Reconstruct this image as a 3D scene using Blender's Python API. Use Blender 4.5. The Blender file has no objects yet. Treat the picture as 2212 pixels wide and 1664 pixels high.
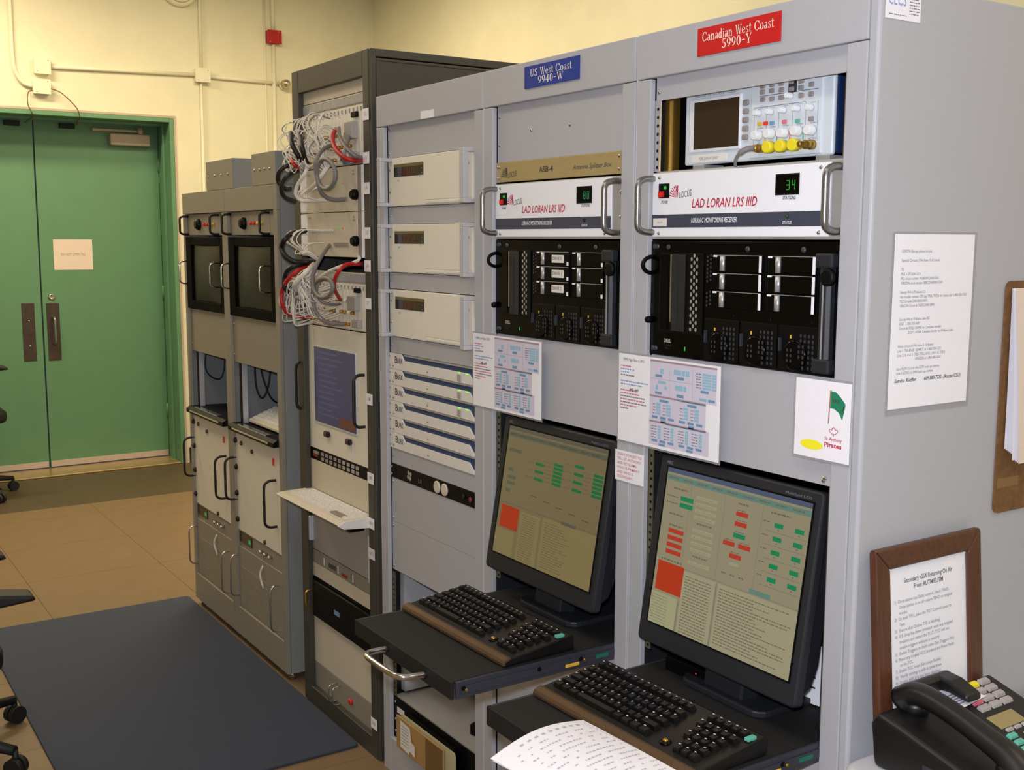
import bpy, bmesh, math, random
from mathutils import Vector, Matrix
R = random.Random(7)
SC = bpy.context.scene
COL = SC.collection

# ------------------------------------------------------------------ camera
cam = bpy.data.cameras.new('camera')
cam.sensor_fit = 'HORIZONTAL'; cam.sensor_width = 36.0
cam.lens = 2405.27 / 2212 * 36.0
cam.clip_start = 0.05; cam.clip_end = 60
camo = bpy.data.objects.new('camera', cam); COL.objects.link(camo)
def cam_matrix(loc, yaw, pitch, roll):
    f = Vector((-math.sin(yaw)*math.cos(pitch), math.cos(yaw)*math.cos(pitch), math.sin(pitch)))
    r = Vector((math.cos(yaw), math.sin(yaw), 0)); u = r.cross(f)
    c, s = math.cos(roll), math.sin(roll)
    r, u = c*r + s*u, -s*r + c*u
    m = Matrix.Identity(4)
    for i, v in enumerate((r, u, -f)):
        for k in range(3): m[k][i] = v[k]
    m.translation = Vector(loc)
    return m
camo.matrix_world = cam_matrix((2.8812, -1.4376, 1.5892), 0.9894, -0.1306, 0.0028)
SC.camera = camo

# ------------------------------------------------------------------ world, exposure
w = bpy.data.worlds.new('world'); SC.world = w; w.use_nodes = True
w.node_tree.nodes['Background'].inputs[0].default_value = (0.9, 0.93, 1.0, 1)
w.node_tree.nodes['Background'].inputs[1].default_value = 0.05
SC.view_settings.view_transform = 'Standard'
SC.view_settings.look = 'None'
SC.view_settings.exposure = 0.0
SC.view_settings.gamma = 1.0
SC.view_settings.use_curve_mapping = False

# ceiling luminaires: x, y, along ('x' or 'y'), watts, colour
CEIL = 3.5
LUMINAIRES = [
    (-3.85, -0.9, 'y', 60, (1.0, 0.80, 0.53)),
    (-3.2, 0.9, 'y', 43, (1.0, 0.80, 0.53)),
    (-1.2, -1.1, 'y', 13, (1.0, 0.80, 0.54)),
    (0.9, -1.2, 'x', 7, (1.0, 0.82, 0.58)),
    (3.0, -1.4, 'x', 7, (1.0, 0.82, 0.58)),
    (-1.5, 1.35, 'x', 20, (1.0, 0.82, 0.56)),
    (0.7, 1.35, 'x', 9, (1.0, 0.82, 0.56)),
    (2.9, 1.35, 'x', 8, (1.0, 0.82, 0.56)),
    (3.4, 0.9, 'x', 4, (1.0, 0.82, 0.58)),
]
# the camera's built-in flash, a hand's breadth above the lens
fl_ = bpy.data.lights.new('camera_flash', 'POINT'); fl_.energy = 138; fl_.color = (0.83, 0.87, 1.0); fl_.shadow_soft_size = 0.03
flo = bpy.data.objects.new('camera_flash', fl_); COL.objects.link(flo); flo.location = (2.86, -1.45, 1.67)

# ------------------------------------------------------------------ materials
def lin(c): 
    c = c/255.0
    return c/12.92 if c <= 0.04045 else ((c+0.055)/1.055)**2.4
MATS = {}
def mat(name, rgb, rough=0.5, metal=0.0, noise=0.0, nscale=120.0, emit=None, estr=1.0, bump=0.0, spec=None, alpha=None, coat=0.0, detail=4.0, stretch=None, trans=0.0):
    if name in MATS: return MATS[name]
    m = bpy.data.materials.new(name); m.use_nodes = True
    nt = m.node_tree; b = nt.nodes['Principled BSDF']
    col = tuple(lin(v) for v in rgb) + (1.0,)
    b.inputs['Base Color'].default_value = col
    b.inputs['Roughness'].default_value = rough
    b.inputs['Metallic'].default_value = metal
    if spec is not None: b.inputs['Specular IOR Level'].default_value = spec
    if coat: b.inputs['Coat Weight'].default_value = coat
    if trans: b.inputs['Transmission Weight'].default_value = trans
    if alpha is not None: b.inputs['Alpha'].default_value = alpha
    if emit is not None:
        b.inputs['Emission Color'].default_value = tuple(lin(v) for v in emit) + (1.0,)
        b.inputs['Emission Strength'].default_value = estr
    if noise or bump:
        tc = nt.nodes.new('ShaderNodeTexCoord'); nz = nt.nodes.new('ShaderNodeTexNoise')
        nz.inputs['Scale'].default_value = nscale; nz.inputs['Detail'].default_value = detail
        if stretch:
            mp = nt.nodes.new('ShaderNodeMapping'); mp.inputs['Scale'].default_value = stretch
            nt.links.new(tc.outputs['Object'], mp.inputs[0]); nt.links.new(mp.outputs[0], nz.inputs['Vector'])
        else:
            nt.links.new(tc.outputs['Object'], nz.inputs['Vector'])
        if noise:
            mr = nt.nodes.new('ShaderNodeMapRange')
            mr.inputs['From Min'].default_value = 0.3; mr.inputs['From Max'].default_value = 0.7
            mr.inputs['To Min'].default_value = 1-noise; mr.inputs['To Max'].default_value = 1+noise
            nt.links.new(nz.outputs['Fac'], mr.inputs['Value'])
            mx = nt.nodes.new('ShaderNodeMix'); mx.data_type = 'RGBA'; mx.blend_type = 'MULTIPLY'
            mx.inputs['Factor'].default_value = 1.0
            mx.inputs[6].default_value = col
            nt.links.new(mr.outputs['Result'], mx.inputs[7])
            nt.links.new(mx.outputs[2], b.inputs['Base Color'])
        if bump:
            bp = nt.nodes.new('ShaderNodeBump'); bp.inputs['Strength'].default_value = bump; bp.inputs['Distance'].default_value = 0.002
            nt.links.new(nz.outputs['Fac'], bp.inputs['Height']); nt.links.new(bp.outputs['Normal'], b.inputs['Normal'])
    MATS[name] = m
    return m
mat('wall', (228, 224, 194), 0.75, noise=0.03, nscale=6, bump=0.05)
mat('ceiling', (196, 193, 186), 0.9, noise=0.03, nscale=30)
mat('door_green', (98, 144, 106), 0.45, noise=0.03, nscale=8)
mat('door_seam', (22, 30, 28), 0.8)
mat('steel', (150, 148, 145), 0.35, 0.9, noise=0.06, nscale=40, stretch=(1, 1, 14))
mat('steel_dark', (92, 80, 70), 0.42, 0.8, noise=0.12, nscale=25)
mat('kick_strip', (205, 190, 180), 0.4, 0.3)
mat('closer_beige', (190, 172, 150), 0.5, 0.1)
mat('conduit', (230, 226, 198), 0.6, noise=0.02, nscale=10)
mat('alarm_red', (172, 22, 20), 0.4)
mat('cable_brown', (120, 90, 50), 0.6)
mat('rubber', (18, 18, 19), 0.6, noise=0.1, nscale=60)
mat('tile', (128, 104, 75), 0.45, noise=0.06, nscale=9, detail=8)
mat('subfloor', (70, 52, 36), 0.8, noise=0.05)
mat('brown_floor', (86, 71, 52), 0.5, noise=0.07, nscale=12)
mat('threshold', (196, 168, 118), 0.3, 0.6, noise=0.06, nscale=20)
mat('mat_blue', (54, 62, 80), 0.85, noise=0.1, nscale=260, bump=0.2)
mat('rack_grey', (180, 180, 184), 0.5, noise=0.035, nscale=420)
mat('rack_highlight', (214, 214, 224), 0.4, noise=0.02, nscale=300)
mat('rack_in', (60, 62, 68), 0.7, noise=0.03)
mat('far_grey', (150, 143, 128), 0.55, noise=0.03, nscale=300)
mat('far_side', (142, 144, 142), 0.6, noise=0.03, nscale=300)
mat('far_in', (96, 104, 116), 0.6, noise=0.03)
mat('dark_rack', (66, 63, 55), 0.5, noise=0.04, nscale=300)
mat('dark_in', (40, 42, 48), 0.6, noise=0.03)
mat('panel_tan', (214, 203, 182), 0.5, noise=0.02, nscale=200)
mat('panel_beige', (236, 230, 214), 0.45, noise=0.02, nscale=200)
mat('panel_grey', (168, 163, 156), 0.5, noise=0.03, nscale=300)
mat('panel_white', (232, 228, 220), 0.5, noise=0.015, nscale=200)
mat('bright_metal', (222, 224, 232), 0.3, 0.4, noise=0.02)
mat('aluminium', (196, 196, 198), 0.35, 0.6, noise=0.04, nscale=80)
mat('chrome', (215, 213, 210), 0.16, 1.0, noise=0.01)
mat('brass', (190, 150, 70), 0.3, 0.9, noise=0.05, nscale=50)
mat('zinc', (128, 124, 98), 0.4, 0.7, noise=0.08, nscale=60)
mat('black', (6, 6, 7), 0.5, spec=0.18, noise=0.08, nscale=80)
mat('black_gloss', (3, 3, 4), 0.16, spec=0.18, noise=0.05, nscale=60)
mat('black_matte', (15, 14, 13), 0.75, noise=0.1, nscale=200)
mat('bezel', (32, 34, 39), 0.5, noise=0.04, nscale=200)
mat('smoke', (28, 25, 20), 0.15, noise=0.02)
mat('crt_frame', (7, 7, 7), 0.8, spec=0.08, noise=0.03)
mat('crt', (24, 27, 23), 0.3, spec=0.12, noise=0.02)
mat('scope_case', (212, 220, 226), 0.4, noise=0.015)
mat('scope_navy', (22, 42, 82), 0.45, noise=0.03)
mat('scope_screen', (58, 44, 30), 0.2, noise=0.02)
mat('knob_white', (232, 234, 238), 0.4, noise=0.01)
mat('btn_grey', (150, 140, 138), 0.5, noise=0.01)
mat('yellow', (238, 220, 40), 0.45, noise=0.02)
mat('locus_tan', (190, 170, 120), 0.35, 0.35, noise=0.03)
mat('locus_white', (246, 247, 252), 0.35, noise=0.008)
mat('locus_band', (66, 70, 88), 0.4, noise=0.02)
mat('locus_red', (196, 30, 62), 0.45, noise=0.02)
mat('locus_ink', (60, 60, 72), 0.5, noise=0.02)
mat('ink', (60, 58, 66), 0.8, noise=0.02)
mat('ink_soft', (120, 116, 130), 0.85, noise=0.02)
mat('ink_red', (214, 112, 126), 0.8, noise=0.02)
mat('ink_blue', (140, 156, 210), 0.8, noise=0.02)
mat('paper', (244, 242, 246), 0.75, noise=0.01, nscale=40)
mat('paper_door', (232, 214, 198), 0.8, noise=0.01)
mat('laminate', (190, 188, 192), 0.25, alpha=0.35, noise=0.01)
mat('ui_lilac', (212, 206, 222), 0.8, noise=0.01)
mat('ui_blue', (150, 192, 214), 0.8, noise=0.02)
mat('ui_blue_d', (112, 150, 184), 0.8, noise=0.02)
mat('ui_bar', (165, 138, 150), 0.8, noise=0.02)
mat('sign_red', (206, 30, 32), 0.35, noise=0.01)
mat('sign_blue', (30, 58, 150), 0.35, noise=0.01)
mat('sign_text', (250, 240, 225), 0.5, noise=0.01)
mat('burk_navy_shade', (38, 62, 104), 0.45, noise=0.03)
mat('led_green', (30, 120, 50), 0.3, emit=(50, 220, 60), estr=0.5)
mat('led_dim', (40, 80, 44), 0.3, noise=0.02)
mat('glass_clear', (255, 255, 255), 0.05, alpha=0.05)
mat('ink_faint', (188, 184, 196), 0.85, noise=0.02)
mat('handle_grey', (196, 196, 200), 0.45, 0.15, noise=0.02)
mat('olive_strip', (110, 92, 40), 0.3, noise=0.05)
mat('rack_shade', (24, 25, 28), 0.75, noise=0.03)  # inner panels coloured dark to hold the shade of the open bays
mat('led_lime', (120, 220, 60), 0.3, emit=(130, 255, 60), estr=1.0)
mat('led_red', (180, 40, 40), 0.3, emit=(255, 40, 40), estr=0.35)
mat('digit_red', (96, 18, 14), 0.4, emit=(170, 24, 16), estr=0.18)
mat('lamp_red', (225, 40, 36), 0.3, noise=0.02)
mat('lamp_yellow', (222, 180, 60), 0.35, noise=0.02)
mat('wire_white', (230, 224, 212), 0.5, noise=0.02)
mat('wire_grey', (126, 122, 120), 0.5, noise=0.03)
mat('wire_black', (22, 21, 20), 0.5, noise=0.03)
mat('wire_red', (190, 28, 30), 0.45, noise=0.03)
mat('key_black', (15, 14, 14), 0.34, noise=0.05, nscale=90)
mat('kb_lip', (96, 74, 52), 0.3, 0.35, noise=0.06, nscale=30)
mat('legend', (205, 205, 205), 0.7, noise=0.02)
mat('kb_beige', (226, 216, 196), 0.5, noise=0.02)
mat('slide', (72, 74, 84), 0.4, 0.5, noise=0.05, nscale=60)
mat('tab_yellow', (226, 180, 60), 0.4, noise=0.02)
mat('tab_green', (20, 110, 84), 0.5, noise=0.02)
mat('wood', (86, 50, 32), 0.4, noise=0.28, nscale=14, stretch=(9, 9, 0.8), detail=8)
mat('wood_h', (86, 50, 32), 0.4, noise=0.28, nscale=14, stretch=(9, 0.8, 9), detail=8)
mat('clipboard', (118, 82, 46), 0.6, noise=0.22, nscale=90, detail=8)
mat('tape', (136, 102, 60), 0.5, noise=0.05)
mat('desk', (206, 204, 206), 0.45, noise=0.015)
mat('phone_black', (22, 20, 20), 0.4, noise=0.06, nscale=120)
mat('phone_key', (172, 164, 162), 0.5, noise=0.02)
mat('phone_lcd', (156, 140, 92), 0.25, noise=0.02)
mat('phone_red', (226, 60, 30), 0.45, noise=0.02)
mat('phone_teal', (96, 180, 158), 0.45, noise=0.02)
mat('chair_black', (24, 23, 24), 0.6, noise=0.1, nscale=150)
mat('flag_green', (24, 130, 90), 0.7, noise=0.02)
mat('flag_pole', (170, 110, 96), 0.7, noise=0.02)
mat('ellipse_yellow', (250, 238, 40), 0.7, noise=0.02)
mat('bin_tan', (176, 140, 84), 0.5, noise=0.05)
mat('bin_edge', (196, 188, 150), 0.4, noise=0.03)
mat('gem_red', (150, 40, 34), 0.6, noise=0.05)
mat('diffuser', (250, 250, 250), 0.5, emit=(255, 250, 240), estr=3.0)
mat('fixture', (225, 225, 222), 0.6, noise=0.02)
mat('dome', (205, 190, 170), 0.12, 0.85, noise=0.03)
def scr(name, rgb, s):
    return mat(name, (12, 12, 12), 0.25, emit=rgb, estr=s)
SB = 0.62
scr('scr_bg', (168, 158, 128), SB); scr('scr_pale', (182, 174, 140), SB); scr('scr_teal', (112, 150, 138), SB)
scr('scr_title', (88, 100, 130), SB); scr('scr_green', (10, 150, 96), SB); scr('scr_red', (206, 64, 44), SB)
scr('scr_alarm', (205, 62, 28), SB); scr('scr_text', (124, 117, 98), SB); scr('scr_line', (140, 140, 124), SB)
scr('scr_list', (186, 182, 140), SB); scr('dim_bg', (134, 118, 84), SB); scr('dim_pale', (148, 130, 88), SB)
scr('dim_teal', (98, 104, 84), SB); scr('dim_title', (104, 98, 84), SB); scr('dim_green', (12, 122, 66), SB)
scr('dim_alarm', (188, 56, 20), SB); scr('dim_text', (92, 80, 60), SB); scr('dim_line', (112, 100, 74), SB)
scr('blue_scr', (44, 48, 84), 0.6); scr('blue_scr2', (60, 64, 104), 0.6); scr('blue_scr3', (98, 44, 40), 0.5)
scr('seg_green', (50, 190, 60), 0.7)

# ------------------------------------------------------------------ mesh builder
def text_mesh(s, shear=0.0, bold=0.0, res=2, space=1.0):
    cu = bpy.data.curves.new('lettering', 'FONT')
    cu.body = s; cu.size = 1.0; cu.shear = shear; cu.offset = bold; cu.resolution_u = res
    cu.space_character = space
    ob = bpy.data.objects.new('lettering', cu)
    me = bpy.data.meshes.new_from_object(ob)
    vs = [tuple(v.co) for v in me.vertices]; fs = [tuple(p.vertices) for p in me.polygons]
    bpy.data.objects.remove(ob); bpy.data.curves.remove(cu); bpy.data.meshes.remove(me)
    return vs, fs
TXT = {}
class MB:
    def __init__(s): s.v = []; s.f = []; s.m = []; s.sm = []
    def add(s, vs, fs, m=0, smooth=False):
        o = len(s.v); s.v += [tuple(v) for v in vs]
        for f in fs: s.f.append(tuple(i+o for i in f)); s.m.append(m); s.sm.append(smooth)
        return s
    def box(s, x0, x1, y0, y1, z0, z1, m=0):
        vs = [(x, y, z) for x in (x0, x1) for y in (y0, y1) for z in (z0, z1)]
        return s.add(vs, [(0,1,3,2),(4,6,7,5),(0,4,5,1),(2,3,7,6),(0,2,6,4),(1,5,7,3)], m)
    def prism(s, poly, axis, d0, d1, m=0, smooth=False):
        n = len(poly); vs = []
        for d in (d0, d1):
            for a, b in poly:
                vs.append({'x': (d, a, b), 'y': (a, d, b), 'z': (a, b, d)}[axis])
        s.add(vs, [tuple(range(n)), tuple(range(2*n-1, n-1, -1))], m)
        o = len(s.v)-2*n
        for i in range(n):
            j = (i+1) % n
            s.f.append((o+i, o+j, o+n+j, o+n+i)); s.m.append(m); s.sm.append(smooth)
        return s
    def cyl(s, p0, p1, r, n=12, m=0, r2=None, smooth=True):
        p0 = Vector(p0); p1 = Vector(p1); r2 = r if r2 is None else r2
        d = (p1-p0).normalized(); a = d.orthogonal().normalized(); b = d.cross(a)
        vs = []
        for p, rr in ((p0, r), (p1, r2)):
            for i in range(n):
                t = 2*math.pi*i/n; vs.append(p + a*math.cos(t)*rr + b*math.sin(t)*rr)
        o = len(s.v)
        s.add(vs, [tuple(range(n-1, -1, -1)), tuple(range(n, 2*n))], m)
        for i in range(n):
            j = (i+1) % n
            s.f.append((o+i, o+j, o+n+j, o+n+i)); s.m.append(m); s.sm.append(smooth)
        return s
    def tube(s, pts, r, n=8, m=0, closed=False):
        pts = [Vector(p) for p in pts]; N = len(pts)
        rs = r if isinstance(r, (list, tuple)) else [r]*N
        vs = []; a = None
        for i, p in enumerate(pts):
            d = (pts[min(i+1, N-1)] - pts[max(i-1, 0)])
            if closed: d = pts[(i+1) % N] - pts[i-1]
            d.normalize()
            if a is None: a = d.orthogonal().normalized()
            a = (a - d*a.dot(d)).normalized(); b = d.cross(a)
            for k in range(n):
                t = 2*math.pi*k/n; vs.append(p + (a*math.cos(t) + b*math.sin(t))*rs[i])
        o = len(s.v); s.v += [tuple(v) for v in vs]
        for i in range(N if closed else N-1):
            i2 = (i+1) % N
            for k in range(n):
                k2 = (k+1) % n
                s.f.append((o+i*n+k, o+i*n+k2, o+i2*n+k2, o+i2*n+k)); s.m.append(m); s.sm.append(True)
        if not closed:
            s.f.append(tuple(o+k for k in range(n-1, -1, -1))); s.m.append(m); s.sm.append(False)
            s.f.append(tuple(o+(N-1)*n+k for k in range(n))); s.m.append(m); s.sm.append(False)
        return s
    def lathe(s, prof, c, axis='z', n=20, m=0):
        vs = []; ax = 'xyz'.index(axis); o1, o2 = [(1,2),(2,0),(0,1)][ax]
        for r, h in prof:
            for k in range(n):
                t = 2*math.pi*k/n; v = [0,0,0]
                v[ax] = c[ax]+h; v[o1] = c[o1]+r*math.cos(t); v[o2] = c[o2]+r*math.sin(t); vs.append(v)
        o = len(s.v); s.v += [tuple(v) for v in vs]
        for i in range(len(prof)-1):
            for k in range(n):
                k2 = (k+1) % n
                s.f.append((o+i*n+k, o+i*n+k2, o+(i+1)*n+k2, o+(i+1)*n+k)); s.m.append(m); s.sm.append(True)
        s.f.append(tuple(o+k for k in range(n-1,-1,-1))); s.m.append(m); s.sm.append(False)
        e = o+(len(prof)-1)*n
        s.f.append(tuple(e+k for k in range(n))); s.m.append(m); s.sm.append(False)
        return s
    def quad(s, x0, x1, z0, z1, y, m=0):
        return s.add([(x0,y,z0),(x1,y,z0),(x1,y,z1),(x0,y,z1)], [(0,1,2,3)], m)
    def poly(s, pts, y, m=0):
        return s.add([(a, y, b) for a, b in pts], [tuple(range(len(pts)))], m)
    def disc(s, x, z, y, r, n=10, m=0, rz=None):
        rz = r if rz is None else rz
        return s.poly([(x+r*math.cos(2*math.pi*i/n), z+rz*math.sin(2*math.pi*i/n)) for i in range(n)], y, m)
    def text(s, t, x, z, h, y=0.0, m=0, width=None, align='l', shear=0.0, bold=0.0, res=2, serif=False):
        """lettering facing -Y; h = cap height; baseline at z"""
        k = (t, shear, bold, res)
        if k not in TXT: TXT[k] = text_mesh(t, shear, bold, res)
        vs, fs = TXT[k]
        if not vs: return s
        x0 = min(v[0] for v in vs); x1 = max(v[0] for v in vs)
        sz = h/0.70; sx = sz if width is None else width/max(1e-6, x1-x0)
        W = (x1-x0)*sx
        ox = {'l': x, 'c': x-W/2, 'r': x-W}[align]
        return s.add([(ox+(v[0]-x0)*sx, y, z+v[1]*sz) for v in vs], fs, m)
    def xf(s, M, start=0):
        s.v[start:] = [tuple(M @ Vector(v)) for v in s.v[start:]]
        return s
    def build(s, name, mats, parent=None, loc=(0,0,0), rotz=0.0, bevel=0.0, seg=2, fix=True, link=True):
        me = bpy.data.meshes.new(name)
        me.from_pydata([tuple(v) for v in s.v], [], s.f)
        if isinstance(mats, str): mats = [mats]
        for q in mats: me.materials.append(MATS[q])
        me.polygons.foreach_set('material_index', s.m)
        me.polygons.foreach_set('use_smooth', s.sm)
        me.update()
        if fix:
            b = bmesh.new(); b.from_mesh(me); bmesh.ops.recalc_face_normals(b, faces=b.faces); b.to_mesh(me); b.free()
        ob = bpy.data.objects.new(name, me); COL.objects.link(ob)
        ob.location = loc; ob.rotation_euler = (0, 0, rotz)
        if parent is not None: ob.parent = parent
        if bevel:
            md = ob.modifiers.new('bevel', 'BEVEL'); md.width = bevel; md.segments = seg
            md.limit_method = 'ANGLE'; md.angle_limit = math.radians(40)
        return ob
def tag(o, label=None, cat=None, group=None, kind=None):
    if label: o['label'] = label
    if cat: o['category'] = cat
    if group: o['group'] = group
    if kind: o['kind'] = kind
    return o
def thing(name, label, cat, loc=(0,0,0), rotz=0.0, group=None):
    o = bpy.data.objects.new(name, None); COL.objects.link(o)
    o.empty_display_size = 0.05
    o.location = loc; o.rotation_euler = (0, 0, rotz)
    return tag(o, label, cat, group)
def struct(o): o['kind'] = 'structure'; return o
def inst(src, name, parent, loc, scale=None, rot=None):
    o = bpy.data.objects.new(name, src.data); COL.objects.link(o)
    o.parent = parent; o.location = loc
    if scale: o.scale = scale
    if rot: o.rotation_euler = rot
    return o
def copy_tree(o, parent=None):
    c = o.copy(); COL.objects.link(c); c.parent = parent
    for ch in list(o.children): copy_tree(ch, c)
    return c
def spline(pts, sub=6):
    pts = [Vector(p) for p in pts]; out = []
    P = [pts[0]*2-pts[1]] + pts + [pts[-1]*2-pts[-2]]
    for i in range(1, len(P)-2):
        p0, p1, p2, p3 = P[i-1:i+3]
        for k in range(sub):
            t = k/sub
            out.append(0.5*((2*p1) + (p2-p0)*t + (2*p0-5*p1+4*p2-p3)*t*t + (3*p1-p0-3*p2+p3)*t**3))
    out.append(pts[-1]); return out
def rrect(x0, x1, z0, z1, r, n=4):
    pts = []
    for cx, cz, a in ((x1-r, z1-r, 0), (x0+r, z1-r, 90), (x0+r, z0+r, 180), (x1-r, z0+r, 270)):
        for i in range(n+1):
            t = math.radians(a + 90*i/n); pts.append((cx+r*math.cos(t), cz+r*math.sin(t)))
    return pts
# shared small meshes -------------------------------------------------------
SHARED = {}
def shared(key, fn):
    if key not in SHARED: SHARED[key] = fn()
    return SHARED[key]
class Data:                                     # mesh datablock holder without a linked object
    def __init__(s, ob): s.data = ob.data; bpy.data.objects.remove(ob)
def screw_data(m='chrome'):
    def mk():
        b = MB(); b.lathe([(0.0042, 0.0), (0.0042, -0.0012), (0.003, -0.0026), (0.0012, -0.0031)], (0,0,0), 'y', 10)
        return Data(b.build('screw', [m]))
    return shared('screw'+m, mk)
def screws(parent, pts, m='chrome', s=1.0):
    for x, z, y in pts: inst(screw_data(m), 'screw', parent, (x, y, z), (s, s, s))
# ================================================================== SETTING
XL, XR, YB, YF = -4.9, 7.0, 2.42, -6.5
fl = struct(MB().box(XL-0.35, XR+0.2, YF-0.2, YB+0.2, -0.2, -0.011).build('floor', 'subfloor'))
fl['label'] = 'raised tan tile floor'
def tile_data(wx, wy):
    def mk():
        return Data(MB().box(0.0008, wx-0.0008, 0.0008, wy-0.0008, -0.0105, 0.0).build('tile', 'tile', bevel=0))
    return shared('tile%.3f_%.3f' % (wx, wy), mk)
TS = 0.61; xs = [-4.0]; x = -3.14-TS
while x < XR:
    if x > -3.99: xs.append(x)
    x += TS
xs.append(XR); ys = [YF]; y = 0.04-11*TS
while y < YB:
    if y > YF+0.01: ys.append(y)
    y += TS
ys.append(YB)
for i in range(len(xs)-1):
    for j in range(len(ys)-1):
        inst(tile_data(round(xs[i+1]-xs[i], 3), round(ys[j+1]-ys[j], 3)), 'tile', fl, (xs[i], ys[j], 0))
MB().box(XL, -4.001, YF, YB, -0.0105, 0.0).build('landing_strip', 'brown_floor', fl)
DY0, DY1, DZ, DX = -0.81, 0.868, 2.37, -5.18
struct(MB().box(XL-0.3, XL, YF, DY0-0.03, 0, CEIL).box(XL-0.3, XL, DY1+0.03, YB, 0, CEIL).box(XL-0.3, XL, DY0-0.03, DY1+0.03, DZ+0.03, CEIL).build('wall_left', 'wall'))
struct(MB().box(XL-0.3, XR+0.2, YB, YB+0.2, 0, CEIL).build('wall_back', 'wall'))
struct(MB().box(XR, XR+0.2, YF, YB, 0, CEIL).build('wall_right', 'wall'))
struct(MB().box(XL-0.3, XR+0.2, YF-0.2, YF, 0, CEIL).build('wall_front', 'wall'))
struct(MB().box(XL-0.3, XR+0.2, YF-0.2, YB+0.2, CEIL, CEIL+0.1).build('ceiling', 'ceiling'))
struct(MB().box(XL, XL+0.008, DY1+0.06, YB-0.002, 0, 0.11).build('baseboard_left', 'rubber', bevel=0.002))
struct(MB().box(XL+0.01, XR, YB-0.008, YB, 0, 0.11).build('baseboard_back', 'rubber', bevel=0.002))
# door frame (deep green reveal), threshold
tr = struct(bpy.data.objects.new('trim_1', None)); COL.objects.link(tr)
MB().box(XL-0.298, XL+0.008, DY1, DY1+0.029, 0, DZ+0.03).build('jamb', 'door_green', tr, bevel=0.003)
MB().box(XL-0.298, XL+0.008, DY0-0.029, DY0, 0, DZ+0.03).build('jamb', 'door_green', tr, bevel=0.003)
MB().box(XL-0.298, XL+0.008, DY0, DY1, DZ, DZ+0.029).build('head_jamb', 'door_green', tr, bevel=0.003)
MB().box(XL-0.16, XL-0.12, DY1-0.016, DY1, 0, DZ).box(XL-0.16, XL-0.12, DY0, DY0+0.016, 0, DZ).box(XL-0.16, XL-0.12, DY0+0.016, DY1-0.016, DZ-0.016, DZ).build('door_stop', 'door_green', tr, bevel=0.002)
MB().box(XL-0.27, XL+0.0, DY0, DY1, 0.0, 0.012).build('threshold', 'threshold', tr, bevel=0.004)
MB().box(XL, XL+0.006, DY1+0.030, DY1+0.044, 0, DZ+0.045).build('caulk_strip', 'closer_beige', tr); MB().box(XL, XL+0.006, DY0-0.044, DY0-0.030, 0, DZ+0.045).build('caulk_strip', 'closer_beige', tr); MB().box(XL, XL+0.006, DY0-0.030, DY1+0.030, DZ+0.0305, DZ+0.045).build('caulk_strip', 'closer_beige', tr)
def leaf(name, y0, y1):
    d = struct(bpy.data.objects.new(name, None)); COL.objects.link(d)
    d.location = (DX, (y0+y1)/2, 0.0); c = (y0+y1)/2
    MB().box(-0.045, 0, y0-c, y1-c, 0.018, DZ-0.006).build('leaf', 'door_green', d, bevel=0.002)
    MB().box(0, 0.006, y0-c+0.004, y1-c-0.004, 0.018, 0.058).build('sweep_strip', 'kick_strip', d, bevel=0.001)
    return d, c
DG = 0.046
d1, c1 = leaf('door_1', DY0+0.003, DG-0.005)
d2, c2 = leaf('door_2', DG+0.005, DY1-0.003)
MB().box(0, 0.004, -0.085-c1, -0.004-c1, 0.758, 1.15).build('push_plate', 'steel_dark', d1, bevel=0.001)
for z in (0.86, 1.03): inst(screw_data(), 'screw', d1, (0.005, -0.042-c1, z), (1.6,)*3, (0, 0, math.pi/2))
MB().box(0, 0.004, 0.072-c2, 0.155-c2, 0.755, 1.147).build('pull_plate', 'steel_dark', d2, bevel=0.001)
pp = MB(); pp.tube(spline([(0.004, 0.114-c2, 1.05), (0.04, 0.114-c2, 1.045), (0.05, 0.114-c2, 1.02), (0.05, 0.114-c2, 0.90), (0.04, 0.114-c2, 0.875), (0.004, 0.114-c2, 0.87)], 5), 0.010, 10)
pp.build('pull_handle', 'steel', d2)
MB().lathe([(0.024, 0), (0.022, 0.008), (0.014, 0.014), (0.012, 0.010), (0.004, 0.012)], (0.0, 0.11-c2, 1.19), 'x', 18).build('cylinder_lock', 'chrome', d2)
cl = MB().box(0, 0.055, 0.53-c2, 0.80-c2, 2.22, 2.30).build('door_closer', 'closer_beige', d2, bevel=0.008)
MB().box(0.0, 0.03, 0.42-c2, 0.74-c2, 2.312, 2.328).cyl((0.03, 0.74-c2, 2.30), (0.03, 0.74-c2, 2.345), 0.022, 12).build('closer_arm', 'closer_beige', cl)
MB().box(0, 0.02, -0.135-c1, -0.035-c1, 2.318, 2.352).build('door_contact', 'rubber', d1, bevel=0.002)
MB().box(0, 0.02, 0.21-c2, 0.31-c2, 2.318, 2.352).build('door_contact', 'rubber', d2, bevel=0.002)
for z in (0.35, 1.2, 2.1): MB().cyl((0.004, DY1-0.004-c2, z-0.05), (0.004, DY1-0.004-c2, z+0.05), 0.008, 8).build('hinge', 'door_green', d2)
# notice on the door
def sheet(name, label, cat, loc, w, h, face='-y', mats=('paper',), thick=0.0006, group=None):
    """a flat sheet in local XZ facing -Y (or +X when face='+x'), origin bottom-left"""
    o = MB().box(0, w, -thick, 0, 0, h).build(name, list(mats), loc=loc, rotz=math.pi/2 if face == '+x' else 0)
    return tag(o, label, cat, group)
n = sheet('door_notice', 'cream paper notice taped to the green door leaf above its lock', 'notice', (DX, 0.137, 1.37), 0.254, 0.206, '+x', ('paper_door',))
MB().text('DO NOT OPEN TILL', 0.127, 0.098, 0.016, -0.001, 0, width=0.16, align='c').build('printing', ['ink_soft'], n, fix=False)
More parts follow.
